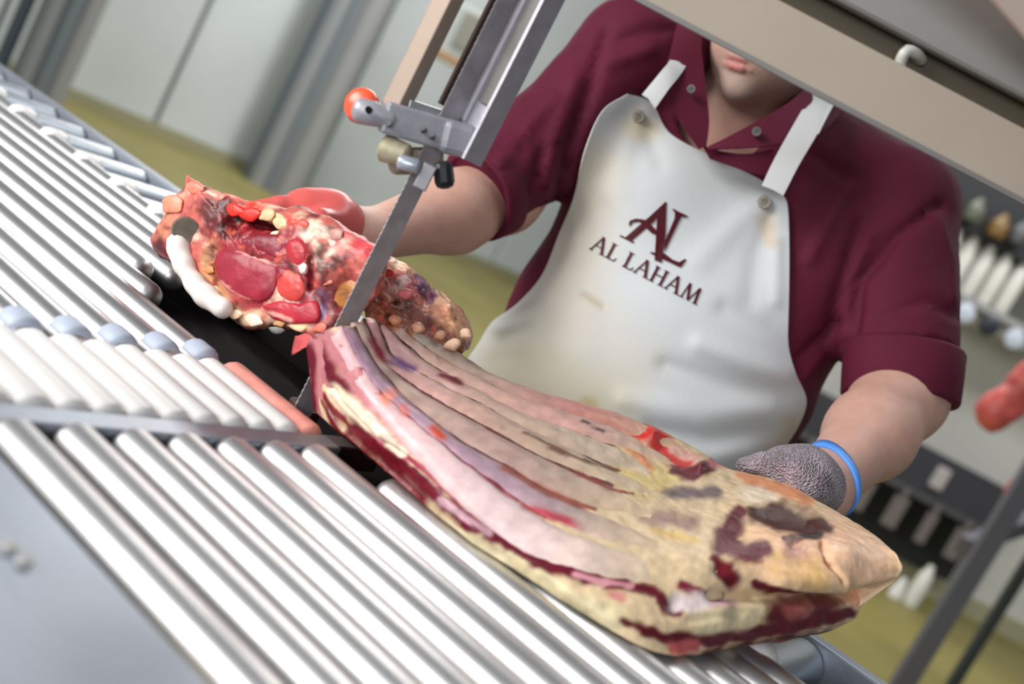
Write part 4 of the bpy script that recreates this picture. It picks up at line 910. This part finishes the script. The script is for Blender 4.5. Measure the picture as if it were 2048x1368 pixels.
for i in range(5):
    c = np.array([1.98+.108*i, 6.52, zb_])
    if base is None: base = bottle(c, .36, .046).build('white_bottle', WB, None, True); b0 = c; o = base
    else: o = base.copy(); COL.objects.link(o); o.location = Vector([float(v) for v in c-b0])
    tag(o, 'white tapered bottle on the wall shelf, '+['nearest the shirt sleeve', 'second from the shirt sleeve', 'third from the shirt sleeve', 'fourth from the shirt sleeve', 'farthest from the shirt sleeve'][i], 'bottle', 'white bottles on the wall shelf')
for i, (x, y, col, lb_) in enumerate([(1952, 420, (84, 88, 76), 'pale jar on the black board of the wall shelf'), (2000, 452, (110, 84, 44), 'amber jar on the black board of the wall shelf'), (2042, 466, (72, 74, 76), 'grey jar on the black board of the wall shelf')]):  # jar colours darkened to paint in the shadow they stand in
    c = aty(x, y, 6.40); tag(bottle(c-Z*.07, .14, .055, None).build('jar', mat('jar_%d' % i, srgb(*col), .4), None, True), lb_, 'jar')
for i in range(4):
    c = np.array([2.06+.16*i, 6.44, zb_-.10]); o = MB().tube([c-YB*.03, c-YB*.02, c, c+YB*.03], [.03, .055, .062, .05], 18).build('hanging_bowl', mat('bowl_steel' if i % 2 else 'bowl_dark', srgb(190, 200, 214) if i % 2 else srgb(40, 44, 56), .4), None, True)
    tag(o, ['dark round pan hanging under the wall shelf nearest the shirt sleeve', 'pale steel bowl hanging under the wall shelf between two dark pans', 'dark round pan hanging under the wall shelf right of the pale bowl', 'pale steel bowl hanging under the wall shelf at the picture edge'][i], 'bowl' if i % 2 else 'pan', 'bowls and pans under the wall shelf')
# black knife rack lower on the wall
kr = empty('knife_rack', aty(1780, 960, 6.6)); tag(kr, 'black open rack with hanging blades low on the right wall', 'rack')
zt = aty(1850, 905, 6.5)[2]; zk = aty(1800, 1130, 6.5)[2]; xm = aty(1780, 1000, 6.5)[0]
MB().box((xm-.05, 6.80, (zt+zk)/2), RT0, .72, YB, .03, Z, (zt-zk)/2).build('back_panel', mat('rack_black', srgb(22, 23, 25), .6), kr)
MB().box((xm-.05, 6.62, zt-.10), RT0, .72, YB, .03, Z, .13).build('top_panel', mat('rack_charcoal', srgb(58, 58, 66), .5), kr)
MB().box((xm-.05, 6.64, zt-.25), RT0, .72, YB, .06, Z, .02).build('rail', mat('rack_rail', srgb(80, 80, 84), .5), kr)
MB().box((xm+.22, 6.58, zt-.10), RT0, .045, YB, .012, Z, .07, .01).build('label_plate', mat('pale_label', srgb(176, 172, 172), .5), kr)
for i in range(6):
    x = xm-.55+.21*i; mb = MB(); mb.box((x, 6.55, zt-.40), RT0, .035+.012*(i % 2), YB, .003, Z, .10, .002); mb.beam((x, 6.55, zt-.31), (x, 6.55, zt-.24), .03, .02, YB, .004)
    tag(mb.build('cleaver', mat('grey_blade', srgb(128, 120, 118), .5, .3), None), 'grey cleaver hanging from the black knife rack, '+['leftmost of the six', 'second from the left', 'third from the left', 'third from the right', 'second from the right', 'rightmost of the six'][i], 'cleaver', 'cleavers on the knife rack')
for i, (x, y) in enumerate(((1728, 1227), (1782, 1203), (1836, 1179))):
    c = aty(x, y, 6.3); a = Z; hg = .32 if i < 3 else .14
    o = MB().tube([c-a*hg/2, c-a*hg*.42, c, c+a*hg*.3, c+a*hg*.42, c+a*hg/2], [.02, .045, .048, .04, .022, .018], 14).build('white_bottle', WB, None, True)
    tag(o, ['slim white bottle standing leftmost under the black knife rack', 'tall white bottle in the middle under the black knife rack', 'tall white bottle rightmost under the black knife rack', 'short white bottle lowest under the black knife rack'][i], 'bottle', 'bottles under the knife rack')
zs = min(aty(x, y, 6.3)[2] for x, y in ((1728, 1227), (1782, 1203), (1836, 1179)))-.17
MB().box((aty(1780, 1203, 6.3)[0], 6.5, zs-.012), RT0, .36, YB, .32, Z, .012).build('lower_shelf', GREY, kr)
# pipes by the far wall
def pipes(name, xs, yy, label, cols, top=4.0):
    r = empty(name, (xs[0][0], yy, 0)); tag(r, label, 'pipes')
    for i, (x, rad) in enumerate(xs): MB().tube([(x, yy, 0), (x, yy, top)], rad, 14).build('pipe', mat('pipe_%s_%d' % (name, i), srgb(*cols[i]), .5, .2), r, True)
    return r
xa = [aty(x, 150, 9.5)[0] for x in (592, 618, 652, 688, 712)]
pipes('wall_pipes', [(xa[0], .045), (xa[1], .10), (xa[2], .085), (xa[3], .13), (xa[4], .05)], 9.5, 'bundle of blue-grey upright pipes behind the saw blade', [(84, 96, 108), (142, 146, 150), (120, 128, 136), (150, 152, 154), (112, 120, 128)])
xb = [aty(x, 50, 7.5)[0] for x in (35, 100, 140, 172)]
pipes('wall_pipes', [(xb[0], .05), (xb[1], .11), (xb[2], .09), (xb[3], .07)], 7.5, 'bundle of grey upright pipes beyond the far end of the conveyor', [(70, 80, 96), (136, 134, 132), (128, 128, 128), (150, 148, 142)])
hx_ = aty(905, 122, 9.0); hb_ = empty('wall_cabinet', hx_); tag(hb_, 'pale wall cabinet with an orange-brown lower edge behind the saw guard', 'cabinet')
MB().box(hx_+Z*.22, RT0, .30, YB, .12, Z, .2, .01).build('body', mat('cab_pale', srgb(170, 176, 174), .5), hb_); MB().box(hx_+Z*.0, RT0, .31, YB, .13, Z, .03).build('lower_edge', mat('cab_orange', srgb(158, 124, 84), .5), hb_)
MB().box(hx_+Z*.25+RT0*.05-YB*.13, RT0, .10, YB, .01, Z, .14).build('door', mat('cab_grey', srgb(128, 126, 118), .5), hb_)
